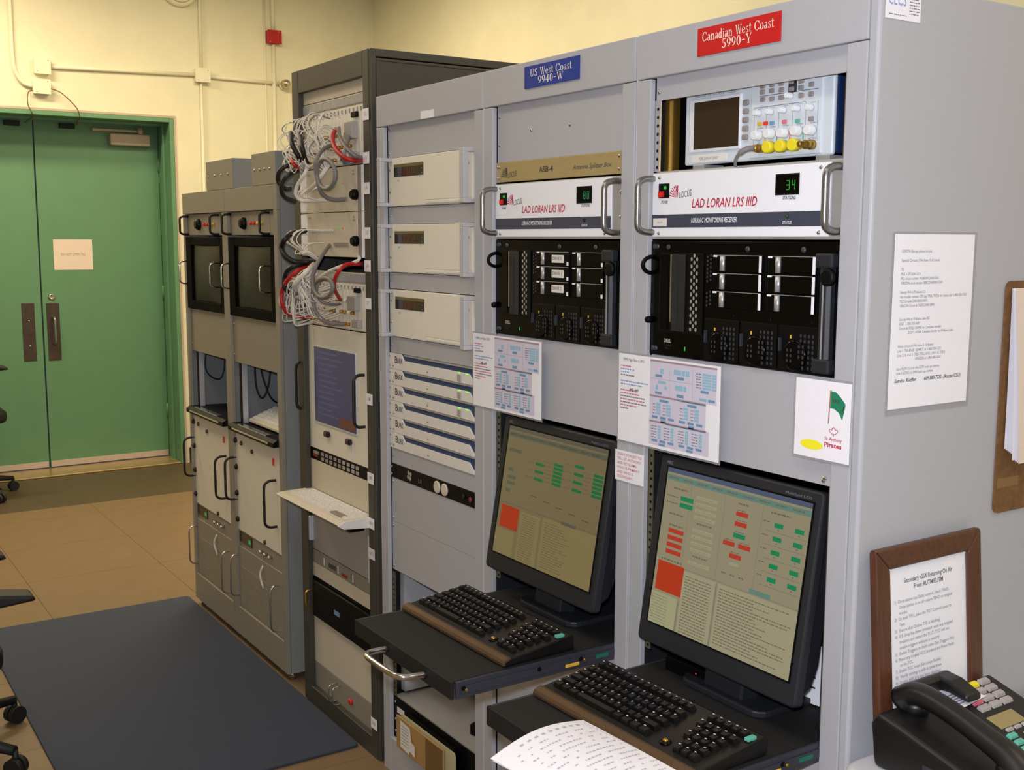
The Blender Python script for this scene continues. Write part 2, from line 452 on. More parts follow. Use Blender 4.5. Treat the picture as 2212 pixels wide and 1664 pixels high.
# conduits, boxes and small wall fittings on the door wall
def conduit(label, pts, r=0.012, m='conduit', sub=6, name='conduit', cat='conduit'):
    return tag(MB().tube(spline(pts, sub) if len(pts) > 2 else pts, r, 10).build(name, m), label, cat)
CX = XL+0.016
conduit('cream conduit dropping from the ceiling and bending to the lower junction box over the doors', [(CX, -0.105, CEIL), (CX, -0.105, 3.0), (CX, -0.105, 2.72), (CX, -0.09, 2.62), (CX, -0.05, 2.56), (CX, 0.005, 2.545)])
conduit('cream horizontal conduit between the two door-wall junction boxes', [(CX, 0.112, 2.675), (CX, 1.05, 2.70)])
conduit('short cream horizontal conduit ending at the shiny wall dome', [(CX, 1.15, 2.695), (CX, 1.665, 2.688)])
conduit('cream vertical conduit rising to the ceiling above the square junction box', [(CX, 1.10, CEIL), (CX, 1.10, 2.744)], 0.010)
conduit('cream vertical conduit running down from the square junction box behind the far racks', [(CX, 1.095, 2.653), (CX, 1.08, 0.112)], 0.010)
conduit('thick cream conduit carrying the red alarm box down the door wall', [(CX-0.001, 1.625, CEIL), (CX-0.001, 1.625, 3.05)], 0.0145)
conduit('thick cream conduit continuing below the red alarm box', [(CX-0.001, 1.625, 2.958), (CX-0.001, 1.61, 0.112)], 0.0145)
conduit('thin cream conduit left of the thick alarm conduit', [(XL+0.007, 1.567, CEIL), (XL+0.007, 1.555, 0.112)], 0.007)
def jbox(name, label, y0, y1, z0, z1, m, d=0.045):
    o = thing(name, label, 'junction box' if m == 'conduit' else 'alarm box', (XL, (y0+y1)/2, z0)); c = (y0+y1)/2
    MB().box(0, d, y0-c, y1-c, 0, z1-z0).build('body', m, o, bevel=0.006)
    MB().box(d, d+0.004, y0-c-0.002, y1-c+0.002, -0.002, z1-z0+0.002).build('cover', m, o, bevel=0.0015)
    for s in (-1, 1): inst(screw_data('closer_beige'), 'screw', o, (d+0.004, s*0.034, (z1-z0)/2+s*0.034), (0.9,)*3, (0, 0, math.pi/2))
    return o
jbox('junction_box', 'upper of two stacked cream junction boxes over the doors', 0.015, 0.112, 2.625, 2.724, 'conduit')
jbox('junction_box', 'lower of two stacked cream junction boxes over the doors', 0.003, 0.106, 2.50, 2.588, 'conduit')
jbox('junction_box', 'single cream junction box where conduits cross right of the doors', 1.05, 1.15, 2.653, 2.744, 'conduit')
jbox('alarm_box', 'small square red alarm box on the wall near the corner', 1.574, 1.675, 2.96, 3.049, 'alarm_red')
dm = thing('wall_dome', 'shiny silver dome on the wall at the end of the conduit', 'wall lamp', (XL, 1.70, 2.685))
MB().lathe([(0.04, 0), (0.04, 0.02), (0.036, 0.026)], (0,0,0), 'x', 18).build('base', 'conduit', dm)
MB().lathe([(0.034, 0.02), (0.034, 0.05), (0.029, 0.07), (0.018, 0.084), (0.005, 0.088)], (0,0,0), 'x', 18).build('dome', 'dome', dm)
sp = thing('wall_speaker', 'round cream wall fitting cut by the top of the picture', 'speaker', (XL, 0.965, 3.265))
MB().lathe([(0.125, 0), (0.125, 0.03), (0.115, 0.04)], (0,0,0), 'x', 32).build('housing', 'conduit', sp)
MB().lathe([(0.10, 0.04), (0.09, 0.044), (0.01, 0.046)], (0,0,0), 'x', 32).build('cover', 'conduit', sp)
tag(MB().tube(spline([(XL+0.02, 0.012, 2.52), (XL+0.05, -0.03, 2.50), (XL+0.045, -0.035, 2.43), (XL+0.025, -0.01, 2.378), (XL-0.02, 0.0, 2.358), (XL-0.10, 0.0, 2.353), (DX+0.012, -0.0, 2.345)], 8), 0.0035, 6).build('door_cable', 'cable_brown'), 'thin brown cable curving from the lower junction box to the left door leaf', 'cable')
tag(MB().tube(spline([(XL+0.02, 0.106, 2.54), (XL+0.05, 0.17, 2.51), (XL+0.045, 0.255, 2.43), (XL+0.025, 0.28, 2.378), (XL-0.02, 0.288, 2.358), (XL-0.10, 0.29, 2.353), (DX+0.012, 0.325, 2.345)], 8), 0.0035, 6).build('door_cable', 'cable_brown'), 'thin brown cable curving from the lower junction box to the right door leaf', 'cable')
# luminaires
for i, (x, y, al, wt, colr) in enumerate(LUMINAIRES):
    nm = ['warm strip luminaire over the doors', 'warm strip luminaire in the back left corner', 'strip luminaire over the blue mat', 'strip luminaire in front of the light grey racks', 'strip luminaire behind the camera position', 'strip luminaire behind the far racks', 'strip luminaire behind the middle racks', 'strip luminaire in the back right corner', 'strip luminaire over the desk'][i]
    t = thing('ceiling_luminaire', nm, 'ceiling light', (x, y, CEIL-0.09), math.pi/2 if al == 'y' else 0, 'ceiling luminaires')
    MB().box(-0.62, 0.62, -0.17, 0.17, 0.012, 0.089).build('housing', 'fixture', t, bevel=0.004)
    MB().box(-0.60, 0.60, -0.15, 0.15, 0.0, 0.012).build('diffuser', 'diffuser', t)
    la = bpy.data.lights.new('luminaire_light', 'AREA'); la.shape = 'RECTANGLE'; la.size = 1.2; la.size_y = 0.3
    la.energy = wt; la.color = colr
    lo = bpy.data.objects.new('luminaire_light', la); COL.objects.link(lo); lo.parent = t; lo.location = (0, 0, -0.006)
# blue mat
tag(MB().prism(rrect(-1.92, -0.165, -0.845, -0.006, 0.02), 'z', 0.0005, 0.009).build('floor_mat', 'mat_blue', bevel=0.003), 'blue anti-fatigue floor mat in front of the far racks', 'mat')
# ================================================================== LIGHT GREY RACKS
RH, RD, RW = 1.983, 0.85, 0.5695
RX = [-0.005, 0.5647, 1.1374]
UX = [x+0.0435 for x in RX]; PW = 0.4826; YP = 0.014
ST = 0.042; OZ = 1.898
def light_rack(x, label, end_panel=False, lower=0.11):
    W = RW if not end_panel else 0.560
    t = thing('equipment_rack', label, 'equipment rack', (x, 0, 0), 0, 'light grey equipment racks')
    g = 0.0012
    for x0, x1 in ((g, ST), (W-ST, W-g)):
        MB().box(x0, x1, 0, 0.013, 0.0, OZ-0.0015).build('stile', 'rack_grey', t, bevel=0.002)
    e = MB().box(0, 0.0011, 0.0004, 0.02, 0, RH-0.001)
    e.build('edge_highlight', 'rack_highlight', t)  # pale strip paints the highlight line along the rack joint
    MB().box(g, W-g, -0.001, 0.013, OZ, RH).build('fascia', 'rack_grey', t, bevel=0.002)
    MB().box(ST, W-ST, 0, 0.013, 0.0, lower).build('plinth', 'rack_grey', t, bevel=0.002)
    MB().box(g, 0.006, 0.0135, RD, 0, RH).build('side_panel', 'rack_shade', t)
    MB().box(W-0.006, W-g, 0.0135, RD, 0, RH).build('side_panel', 'rack_shade', t)
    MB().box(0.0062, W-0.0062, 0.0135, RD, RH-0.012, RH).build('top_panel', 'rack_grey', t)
    MB().box(0.0062, W-0.0062, RD-0.004, RD, 0, RH-0.0125).build('back_panel', 'rack_shade', t)
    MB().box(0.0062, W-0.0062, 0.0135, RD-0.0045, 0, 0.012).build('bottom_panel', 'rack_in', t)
    if end_panel:
        MB().prism([(W+0.0008, 0.0), (W+0.014, 0.0), (W+0.018, 0.002), (W+0.0195, 0.006), (W+0.0195, RD), (W+0.0008, RD)], 'z', 0, RH).build('end_panel', 'rack_grey', t, bevel=0.0015)
    return t
def rails(t, z0, z1, W, gold_right=False, y=0.0135, mats=('zinc', 'zinc')):
    """perforated mounting rails behind the stiles of an open bay"""
    for k, (x0, x1) in enumerate(((ST-0.006, ST+0.014), (W-ST-0.012, W-ST+0.006))):
        r = MB().box(x0, x1, y, y+0.003, z0, z1).build('mounting_rail', mats[k], t)
        h = MB(); n = int((z1-z0)/0.0159)
        for i in range(n):
            h.disc((x0+x1)/2+(0.004 if k == 0 else -0.002), z0+0.008+i*0.0159, y-0.0003, 0.0034, 8)
        h.build('hole_row', 'black', r, fix=False)['kind'] = 'stuff'
r1 = light_rack(RX[0], 'light grey equipment rack of three white boxes, next to the dark rack', lower=0.112)
r2 = light_rack(RX[1], 'middle light grey equipment rack under the blue name plate')
r3 = light_rack(RX[2], 'light grey equipment rack at the near end, under the red name plate', True)
rails(r1, 0.24, 0.62, RW); rails(r2, 0.75, 1.176, RW); rails(r3, 0.75, 1.176, 0.56); rails(r3, 1.72, 1.856, 0.56, mats=('aluminium', 'brass'))
MB().box(ST-0.004, ST+0.02, 0.04, 0.30, 0.25, 0.62).build('inner_side', 'rack_grey', r1)
MB().box(0.054, 0.078, 0.028, 0.045, 1.7205, 1.858).build('brass_upright', 'brass', r3)
MB().box(0.056, 0.075, 0.050, 0.07, 1.7205, 1.858).build('dark_upright', 'black', r3)
# ------------------------------------------------------------------ serif capitals for the engraved name plates
def serif_glyph(ch):
    P = []
    def bx(x0, x1, z0, z1): P.append([(x0, z0), (x1, z0), (x1, z1), (x0, z1)])
    def ring(cx, cz, rx, rz, a0=0, a1=360, tx=0.14, tz=0.05, n=20):
        k = max(4, int(n*abs(a1-a0)/360)); q = []
        for i in range(k+1):
            t = math.radians(a0+(a1-a0)*i/k); c, s = math.cos(t), math.sin(t)
            q.append(((cx+rx*c, cz+rz*s), (cx+(rx-tx)*c, cz+(rz-tz)*s)))
        for i in range(k): P.append([q[i][0], q[i+1][0], q[i+1][1], q[i][1]])
    def sf(x0, x1, z): bx(x0, x1, z, z+0.045)
    def dg(x0, z0, x1, z1, w0): P.append([(x0, z0), (x0+w0, z0), (x1+w0*0.7, z1), (x1, z1)])
    a = 0.6
    if ch == 'U': bx(.10, .24, .3, 1); sf(0, .34, .955); bx(.62, .68, .3, 1); sf(.5, .8, .955); ring(.39, .31, .29, .31, 180, 360, .11, .07); a = .84
    elif ch in 'Ss':
        k = 1.0 if ch == 'S' else 0.68; n0 = len(P)
        ring(.32, .75, .25, .25, 20, 270, .12, .06); ring(.32, .27, .28, .27, -90, 90, .13, .06); ring(.32, .27, .28, .27, 190, 270, .06, .06); bx(.5, .55, .78, .98); bx(.03, .08, .02, .24)
        for i in range(n0, len(P)): P[i] = [(x*k, z*k) for x, z in P[i]]
        a = .66*k+.02
    elif ch == 'W': dg(.05, 1, .30, 0, .14); dg(.52, 1, .33, 0, .06); dg(.44, 1, .69, 0, .14); dg(.92, 1, .73, 0, .06); sf(-.02, .28, .955); sf(.38, .64, .955); sf(.82, 1.04, .955); a = 1.06
    elif ch == 'e': ring(.28, .34, .27, .34, 0, 325, .13, .05); bx(.12, .52, .35, .40); a = .58
    elif ch == 't': bx(.13, .26, .08, .92); bx(.02, .42, .63, .68); ring(.28, .11, .15, .11, 180, 350, .09, .05); a = .44
    elif ch == 'C': ring(.42, .5, .42, .5, 38, 322, .15, .05); bx(.72, .77, .66, .98); bx(.72, .77, .06, .26); a = .84
    elif ch == 'o': ring(.29, .34, .29, .34); a = .61
    elif ch == 'a': ring(.22, .19, .21, .19, 0, 360, .12, .05); bx(.36, .48, .06, .48); ring(.27, .47, .21, .21, 0, 165, .11, .05); bx(.46, .56, 0, .06); a = .58
    elif ch == 'n': bx(.09, .21, 0, .66); sf(0, .30, 0); sf(0, .2, .62); ring(.38, .42, .21, .25, 0, 170, .12, .06); bx(.47, .59, 0, .44); sf(.38, .68, 0); a = .70
    elif ch == 'd': ring(.25, .34, .25, .34); bx(.41, .53, 0, 1); sf(.31, .53, .955); sf(.41, .62, 0); a = .65
    elif ch == 'i': bx(.09, .21, 0, .66); sf(0, .30, 0); sf(0, .2, .62); ring(.15, .87, .085, .085, 0, 360, .085, .085, 10); a = .32
    elif ch == '9': ring(.28, .67, .27, .33); ring(.10, .62, .45, .60, 275, 362, .13, .06); a = .60
    elif ch == '4': bx(.33, .46, 0, 1); bx(0, .58, .25, .31); dg(.02, .28, .36, 1, .07); sf(.22, .57, 0); a = .62
    elif ch == '0': ring(.28, .5, .27, .5); a = .60
    elif ch == '5': bx(.10, .50, .90, 1.0); bx(.10, .155, .5, .95); ring(.24, .31, .28, .31, -150, 125, .14, .06); a = .60
    elif ch == '-': bx(.05, .46, .40, .49); a = .52
    elif ch == 'Y': dg(.06, 1, .32, .42, .14); dg(.66, 1, .40, .42, .06); bx(.31, .44, 0, .46); sf(-.02, .3, .955); sf(.56, .8, .955); sf(.2, .56, 0); a = .78
    elif ch == ' ': a = .38
    return P, a+0.05
def serif_text(b, s, cx, z, h, y, m, width):
    polys = []; x = 0.0
    for ch in s:
        P, a = serif_glyph(ch); polys += [[(px+x, pz_) for px, pz_ in p] for p in P]; x += a
    k = width/x
    for i, p in enumerate(polys): b.poly([(cx-width/2+px*k, z+pz_*h) for px, pz_ in p], y-0.00001*(i % 5), m)
# name plates
def plate(name, label, x, z, w_, h_, m, l1, l2, s1, s2):
    t = thing(name, label, 'sign', (x, -0.0012, z))
    MB().box(0, w_, -0.003, 0, 0, h_).build('plate', m, t, bevel=0.0006)
    b = MB(); serif_text(b, l1, w_/2, h_*0.505, h_*0.33, -0.0034, 0, s1)
    serif_text(b, l2, w_/2, h_*0.14, h_*0.33, -0.0034, 0, s2)
    b.build('lettering', 'sign_text', t, fix=False)
    return t
plate('name_plate', 'blue name plate on the middle light grey rack', 0.747, 1.923, 0.205, 0.0485, 'sign_blue', 'US West Coast', '9940-W', 0.158, 0.096)
plate('name_plate', 'red name plate on the near light grey rack', 1.313, 1.920, 0.203, 0.0495, 'sign_red', 'Canadian West Coast', '5990-Y', 0.176, 0.074)
tg = sheet('blank_sticker', 'small white sticker on the fascia above the three white boxes', 'sticker', (0.257, -0.0012, 1.899), 0.07, 0.020)
# ------------------------------------------------ blank panels
def blank(ux, z0, z1, label, scr_=None, m='rack_grey', y=YP):
    rk = {UX[0]: r1, UX[1]: r2, UX[2]: r3}[ux]
    h = z1-z0-0.0008
    t = MB().box(0, PW, 0, 0.003, 0, h).build('blank_panel', m, rk, loc=(ux-rk.location.x, y, z0), bevel=0.0006)
    if scr_ is None:
        scr_ = [(sx, sz) for sx in (0.008, PW-0.008) for sz in ((h/2,) if h < 0.06 else (0.012, h-0.012))]
    screws(t, [(a, b, 0) for a, b in scr_])
    return t
u1, u2, u3 = UX
blank(u1, 1.811, 1.90, 'blank grey panel above the top white box')
blank(u1, 1.629, 1.677, 'narrow blank grey panel between the upper two white boxes')
blank(u1, 1.449, 1.495, 'narrow blank grey panel between the lower two white boxes')
blank(u1, 1.267, 1.314, 'narrow blank grey panel above the blue and white slot units')
blank(u1, 0.945, 0.992, 'narrow blank grey panel above the black panel with two discs')
blank(u1, 0.773, 0.904, 'blank grey panel below the black panel with two discs')
blank(u1, 0.628, 0.773, 'lowest blank grey panel above the open bay')
blank(u2, 1.768, 1.90, 'blank grey panel below the blue name plate', [(0.008, 0.105), (0.008, 0.04), (PW-0.008, 0.10), (PW-0.008, 0.045), (0.142, 0.066), (0.29, 0.066)])
blank(u2, 1.178, 1.362, 'blank grey panel between middle server and monitor', [(PW-0.01, 0.02), (PW-0.01, 0.13), (0.008, 0.16)])
blank(u2, 0.50, 0.69, 'blank grey panel under the middle keyboard tray')
blank(u2, 0.11, 0.50, 'large blank grey panel low in the middle rack')
blank(u3, 1.855, 1.90, 'narrow blank grey panel above the oscilloscope', [(0.008, 0.016), (PW-0.012, 0.016)])
blank(u3, 1.178, 1.362, 'blank grey panel between near server and near monitor', [(0.008, 0.16), (PW-0.03, 0.012), (0.45, 0.008)])
blank(u3, 0.45, 0.69, 'blank grey panel under the near keyboard tray', [(PW-0.012, 0.21), (0.01, 0.21)])
blank(u3, 0.11, 0.45, 'large blank grey panel low in the near rack')
# ------------------------------------------------ three white frequency boxes
def white_box(z0, label, n):
    t = thing('clock_unit', label, 'instrument', (u1, YP, z0), 0, 'white boxes with red digit windows'); h = 0.1325
    MB().box(0, PW, 0, 0.003, 0, h).build('flange', 'panel_beige', t)
    MB().box(0.032, 0.462, -0.006, 0, 0.001, h-0.001).box(0.032, 0.46, 0.003, 0.40, 0.004, h-0.004).build('front_panel', 'panel_beige', t, bevel=0.001)
    MB().box(0.222, 0.4615, -0.0075, -0.006, 0.014, h-0.002).build('access_cover', 'panel_beige', t, bevel=0.0008)
    MB().box(0.228, 0.45, -0.009, -0.006, 0.004, 0.011).build('hinge', 'panel_white', t, bevel=0.001)
    d = MB().box(0.046, 0.214, -0.0068, -0.006, h-0.053, h-0.019).build('display_window', 'smoke', t)
    g = MB(); g.quad(0.047, 0.213, h-0.027, h-0.0195, -0.0072, 1)
    for k in range(5):
        g.text(str((3, 5, 8, 1, 8)[k]), 0.086+k*0.018, h-0.048, 0.016, -0.0072, 0)
    for k in range(2): g.quad(0.202, 0.209, h-0.037-0.012*k, h-0.034-0.012*k, -0.0072, 2)
    g.build('digits', ['digit_red', 'olive_strip', 'ink_soft'], d, fix=False)
    MB().text('5071', 0.066, h-0.066, 0.005, -0.0064).text('3', 0.192, h-0.060, 0.006, -0.0064).build('printing', ['ink_soft'], t, fix=False)
    for x0 in (0.006, 0.456):                                    # deep rectangular handles
        hd = MB()
        for za, zb in ((0.0, 0.010), (h-0.010, h)): hd.box(x0, x0+0.022, -0.040, 0.0, za, zb)
        hd.box(x0, x0+0.022, -0.040, -0.026, 0.010, h-0.010)
        hd.build('handle', 'handle_grey', t, bevel=0.0012)
    screws(t, [(0.010, 0.10, 0), (0.010, 0.04, 0), (0.447, 0.098, -0.0075)])
white_box(1.6775, 'topmost of three white boxes with red digit windows', 1)
white_box(1.4955, 'middle one of three white boxes with red digit windows', 2)
white_box(1.3145, 'lowest of three white boxes with red digit windows', 3)
# ------------------------------------------------ six slot units
BU = (1.267-0.992)/6
ordn = ['topmost', 'second from top', 'third from top', 'fourth from top', 'fifth from top', 'lowest']
for i in range(6):
    z0 = 1.267-(i+1)*BU; h = BU-0.0008
    t = thing('control_unit', '%s of six white and navy slot units' % ordn[i], 'rack unit', (u1, YP, z0), 0, 'white and navy slot units')
    MB().box(0, PW, 0, 0.003, 0, h).build('back_plate', 'burk_navy_shade', t)  # navy plate, its top strip also painting the shadow along the upper edge
    MB().prism([(0.0, 0.0), (0.474, 0.0), (0.440, h*0.62), (0.088, h*0.62), (0.072, h), (0.0, h)], 'y', -0.004, 0).build('front_plate', 'panel_white', t, bevel=0.0006)
    MB().box(0.09, PW, -0.003, 0, h-0.004, h).build('top_lip', 'panel_grey', t)
    b = MB(); b.text('B', 0.035, h*0.40, 0.020, -0.0044, 0, bold=0.01).text('URK', 0.049, h*0.40, 0.015, -0.0044, 0, width=0.033, bold=0.01)
    b.build('lettering', 'ink', t, fix=False)
    screws(t, [(0.024, 0.010, -0.004), (0.226, 0.012, -0.004), (0.004, 0.01, -0.004), (0.004, h-0.008, -0.004)], s=0.8)
    if 0 <= i <= 2:
        MB().box(0.386, 0.402, -0.007, -0.004, 0.004, 0.022).build('rocker_switch', 'panel_grey', t, bevel=0.001)
        for xx in (0.394, 0.434): MB().box(xx-0.004, xx+0.004, -0.006, -0.004, 0.025, 0.028).build('indicator', 'led_lime', t)
# ------------------------------------------------ black panel with discs
t = MB().box(0, PW, -0.002, 0.003, 0, 0.0405).build('disc_panel', 'black', r1, loc=(u1-r1.location.x, YP, 0.904), bevel=0.0006)
t['label'] = 'narrow black panel with two pale round discs'
for xx in (0.272, 0.312): MB().lathe([(0.017, 0), (0.017, -0.003), (0.014, -0.0045)], (xx, -0.002, 0.020), 'y', 20).build('disc', 'panel_tan', t)
em = MB()
for a in range(4): em.disc(0.112+0.009*math.cos(a*1.57+0.6), 0.022+0.009*math.sin(a*1.57+0.6), -0.0025, 0.0065, 10, 0)
em.build('emblem', ['panel_grey'], t, fix=False)
MB().text('L.R', 0.165, 0.012, 0.011, -0.0025, 0).build('lettering', ['btn_grey'], t, fix=False)
MB().lathe([(0.007, 0), (0.006, -0.004)], (0.412, -0.002, 0.022), 'y', 12).build('lamp_cap', 'smoke', t)
MB().lathe([(0.007, 0), (0.006, -0.004)], (0.446, -0.002, 0.020), 'y', 12).build('lamp_cap', 'gem_red', t)
screws(t, [(0.006, 0.010, -0.002), (0.006, 0.031, -0.002)])
# ------------------------------------------------ low unit, shelf and items in the open bay of rack 1
t = thing('black_chassis', 'black chassis at the foot of the rack with the white boxes', 'chassis', (u1, YP, 0.1135))
MB().box(0, PW, 0, 0.003, 0, 0.124).box(0.02, PW-0.02, 0.003, 0.42, 0.004, 0.1225).build('body', 'black', t, bevel=0.001)
MB().box(0.018, 0.062, -0.001, 0, 0.078, 0.096).build('label_strip', 'panel_white', t)
MB().box(0.0, PW, 0.004, 0.45, 0.1225, 0.1265).build('shelf', 'panel_grey', t)
screws(t, [(0.008, 0.108, 0), (0.008, 0.055, 0), (0.008, 0.018, 0)])
t = thing('document_holder', 'tan and brown document pocket on the black chassis', 'document holder', (u1+0.088, YP-0.0005, 0.117))
MB().prism(rrect(0, 0.312, 0, 0.104, 0.012), 'y', -0.026, -0.022).build('back_sheet', 'bin_edge', t)
MB().box(0.004, 0.28, -0.022, 0, 0.002, 0.1).build('pocket', 'black', t, bevel=0.002)
MB().box(-0.012, 0.262, -0.034, -0.028, 0.0, 0.098).build('front_cover', 'bin_tan', t, bevel=0.002)
MB().box(0.166, 0.262, -0.0355, -0.034, 0.002, 0.096).build('dark_half', 'cable_brown', t, bevel=0.001)
nb = MB(); nb.poly([(0.018, 0.012), (0.072, 0.006), (0.072, 0.018), (0.106, 0.012), (0.106, 0.045), (0.085, 0.05), (0.078, 0.088), (0.018, 0.092)], -0.0362, 0)
for k in range(7): nb.quad(0.024, 0.068, 0.024+k*0.009, 0.0255+k*0.009, -0.0365, 1)
nb.build('torn_note', ['panel_white', 'ink_soft'], t, fix=False)
t = thing('tool_case', 'black case with red marks lying on the low shelf', 'case', (0.395, 0.06, 0.2415), 0.25)
MB().prism([(0, 0), (0.15, 0), (0.17, 0.025), (0.15, 0.045), (0.03, 0.05), (0.0, 0.03)], 'y', 0, 0.16).build('body', 'black', t, bevel=0.004)
MB().box(0.04, 0.075, -0.001, 0.0, 0.030, 0.037).box(0.09, 0.14, -0.001, 0, 0.016, 0.021).build('red_mark', 'gem_red', t)
# ------------------------------------------------ antenna splitter
t = thing('antenna_splitter', 'narrow gold-tan splitter panel above the middle receiver', 'rack unit', (u2, YP, 1.7215))
MB().box(-0.001, PW, -0.003, 0.003, 0, 0.046).box(0.02, PW-0.02, 0.003, 0.2, 0.002, 0.044).build('panel', 'locus_tan', t, bevel=0.0008)
def locus_mark(b, x, z, s, y, ma, mb_, txt=True):
    for k in range(6):                                           # fan of stripes and a solid fin
        a0 = math.radians(100+k*13); a1 = math.radians(106+k*13)
        b.poly([(x+s*0.42, z), (x+s*0.42+s*math.cos(a0)*0.95, z+s*math.sin(a0)*0.95), (x+s*0.42+s*math.cos(a1)*0.95, z+s*math.sin(a1)*0.95)], y, ma)
    b.poly([(x+s*0.45, z), (x+s*0.48, z+s*0.98), (x+s*0.30, z+s*0.80), (x+s*0.36, z+s*0.70), (x+s*0.22, z+s*0.55), (x+s*0.30, z+s*0.45)], y, ma)
    if txt:
        v0 = len(b.v); b.text('LOCUS', x+s*0.62, z-s*0.05, s*0.46, y, mb_, width=s*1.35)
        c = Vector((x+s*0.62, y, z-s*0.05)); a = 0.10
        b.v[v0:] = [(v[0], v[1], v[2]+(v[0]-c[0])*a+ (v[2]-c[2])*((v[0]-c[0])/(s*1.35))*0.12) for v in b.v[v0:]]
b = MB(); locus_mark(b, 0.034, 0.010, 0.026, -0.0034, 0, 0); b.build('logo', ['locus_ink'], t, fix=False)
MB().text('ASB-4', 0.177, 0.016, 0.013, -0.0034, 0, width=0.054, bold=0.015).build('lettering', ['locus_ink'], t, fix=False)
MB().text('Antenna Splitter Box', 0.305, 0.016, 0.010, -0.0034, 0, width=0.135, shear=0.3).build('lettering', ['locus_band'], t, fix=False)
screws(t, [(x, z, -0.003) for x in (0.004, 0.012, PW-0.018, PW-0.006) for z in (0.010, 0.036)], s=0.9)
# ------------------------------------------------ monitoring receivers
def u_handle(x, z0, z1, d, r, m, t, n=10, name='handle'):
    pts = [(x, 0.0, z0), (x, -d*0.55, z0), (x, -d*0.88, z0+(z1-z0)*0.05), (x, -d, z0+(z1-z0)*0.16), (x, -d, (z0+z1)/2), (x, -d, z1-(z1-z0)*0.16), (x, -d*0.88, z1-(z1-z0)*0.05), (x, -d*0.55, z1), (x, 0.0, z1)]
    return MB().tube(spline(pts, 3), r, n).build(name, m, t)
def receiver(ux, label, digits, tagged):
    t = thing('monitoring_receiver', label, 'receiver', (ux, YP, 1.589), 0, 'white monitoring receivers'); h = 0.1285
    MB().box(-0.004, PW, -0.004, 0.003, 0, h).box(0.02, PW-0.02, 0.003, 0.38, 0.004, h-0.004).build('chassis', 'aluminium', t, bevel=0.001)
    f = MB(); f.box(0.002, 0.444, -0.0065, -0.004, 0.005, h-0.002)
    fp = f.build('front_panel', 'locus_white', t, bevel=0.0006)
    MB().box(0.002, 0.4435, -0.0072, -0.0065, 0.0225, 0.0475).build('dark_band', 'locus_band', t)
    b = MB(); locus_mark(b, 0.064, 0.079, 0.025, -0.0070, 0, 1)
    b.text('LAD LORAN LRS IIID', 0.115, 0.059, 0.0165, -0.0070, 0, width=0.168, shear=0.24, bold=0.012)
    b.text('POWER', 0.028, 0.069, 0.0052, -0.0070, 1, width=0.019, shear=0.2, bold=0.02)
    b.text('STATIONS', 0.342, 0.068, 0.0058, -0.0070, 1, width=0.03, shear=0.2, bold=0.02)
    b.text('LORAN-C MONITORING RECEIVER', 0.115, 0.0315, 0.0088, -0.0075, 2, width=0.120, shear=0.2, bold=0.010)
    b.text('STATUS', 0.344, 0.027, 0.0048, -0.0075, 2, width=0.021, shear=0.2, bold=0.02)
    b.build('lettering', ['locus_red', 'locus_ink', 'locus_white'], t, fix=False)
    s_ = MB().box(0.020, 0.051, -0.0075, -0.0065, 0.079, 0.107).build('power_switch', 'black', t, bevel=0.0006)
    MB().box(0.023, 0.036, -0.011, -0.0075, 0.081, 0.092).build('rocker', 'lamp_red', s_)
    MB().lathe([(0.0036, 0), (0.003, -0.002)], (0.040, -0.0076, 0.0985), 'y', 10).build('power_lamp', 'led_green', s_)
    fr = MB(); fr.box(0.325, 0.379, -0.0078, -0.0065, 0.0755, 0.1115)
    dw = fr.build('display_frame', 'black', t, bevel=0.0006)
    MB().box(0.329, 0.376, -0.0082, -0.0078, 0.0785, 0.1085).build('display_window', 'black_gloss', dw)
    g = MB()
    def seg(x, z, which, w_=0.0075, h_=0.016):
        tk = 0.0016
        R_ = {'a': (0, w_, h_-tk, h_), 'g': (0, w_, h_/2-tk/2, h_/2+tk/2), 'd': (0, w_, 0, tk), 'f': (0, tk, h_/2, h_), 'b': (w_-tk, w_, h_/2, h_), 'e': (0, tk, 0, h_/2), 'c': (w_-tk, w_, 0, h_/2)}
        for q in which:
            a0, a1, b0, b1 = R_[q]; g.quad(x+a0, x+a1, z+b0, z+b1, -0.0085)
    for k, c in enumerate(digits): seg(0.351+k*0.0125, 0.084, {'3': 'abgcd', '4': 'fgbc', '8': 'abcdefg', '0': 'abcdef'}[c])
    g.build('digits', 'seg_green' if digits == '34' else 'scr_green', dw, fix=False)
    MB().lathe([(0.004, 0), (0.003, -0.0025)], (0.354, -0.0072, 0.040), 'y', 10).build('status_lamp', 'led_dim' if digits == '34' else 'smoke', t)
    if tagged:
        q = MB().box(0.006, 0.046, -0.0078, -0.0072, 0.025, 0.0405).build('asset_tag', 'panel_white', t)
        MB().text('DN 359', 0.026, 0.031, 0.003, -0.008, 0, align='c').build('printing', ['ink_soft'], q, fix=False)
    u_handle(0.004, 0.014, 0.117, 0.046, 0.0062, 'steel', t)
    u_handle(0.468, 0.014, 0.117, 0.044, 0.0062, 'steel', t)
    screws(t, [(0.022, h-0.010, -0.0065), (0.022, 0.012, -0.0065), (0.424, h-0.010, -0.0065), (0.424, 0.012, -0.0065)], s=0.9)
    screws(t, [(PW-0.008, 0.045, -0.004), (PW-0.008, 0.095, -0.004)], 'chrome', 1.2)
receiver(u2, 'white receiver with red lettering below the gold-tan splitter panel', '80', False)
receiver(u3, 'white receiver with red lettering and bright 34 display below the oscilloscope', '34', True)
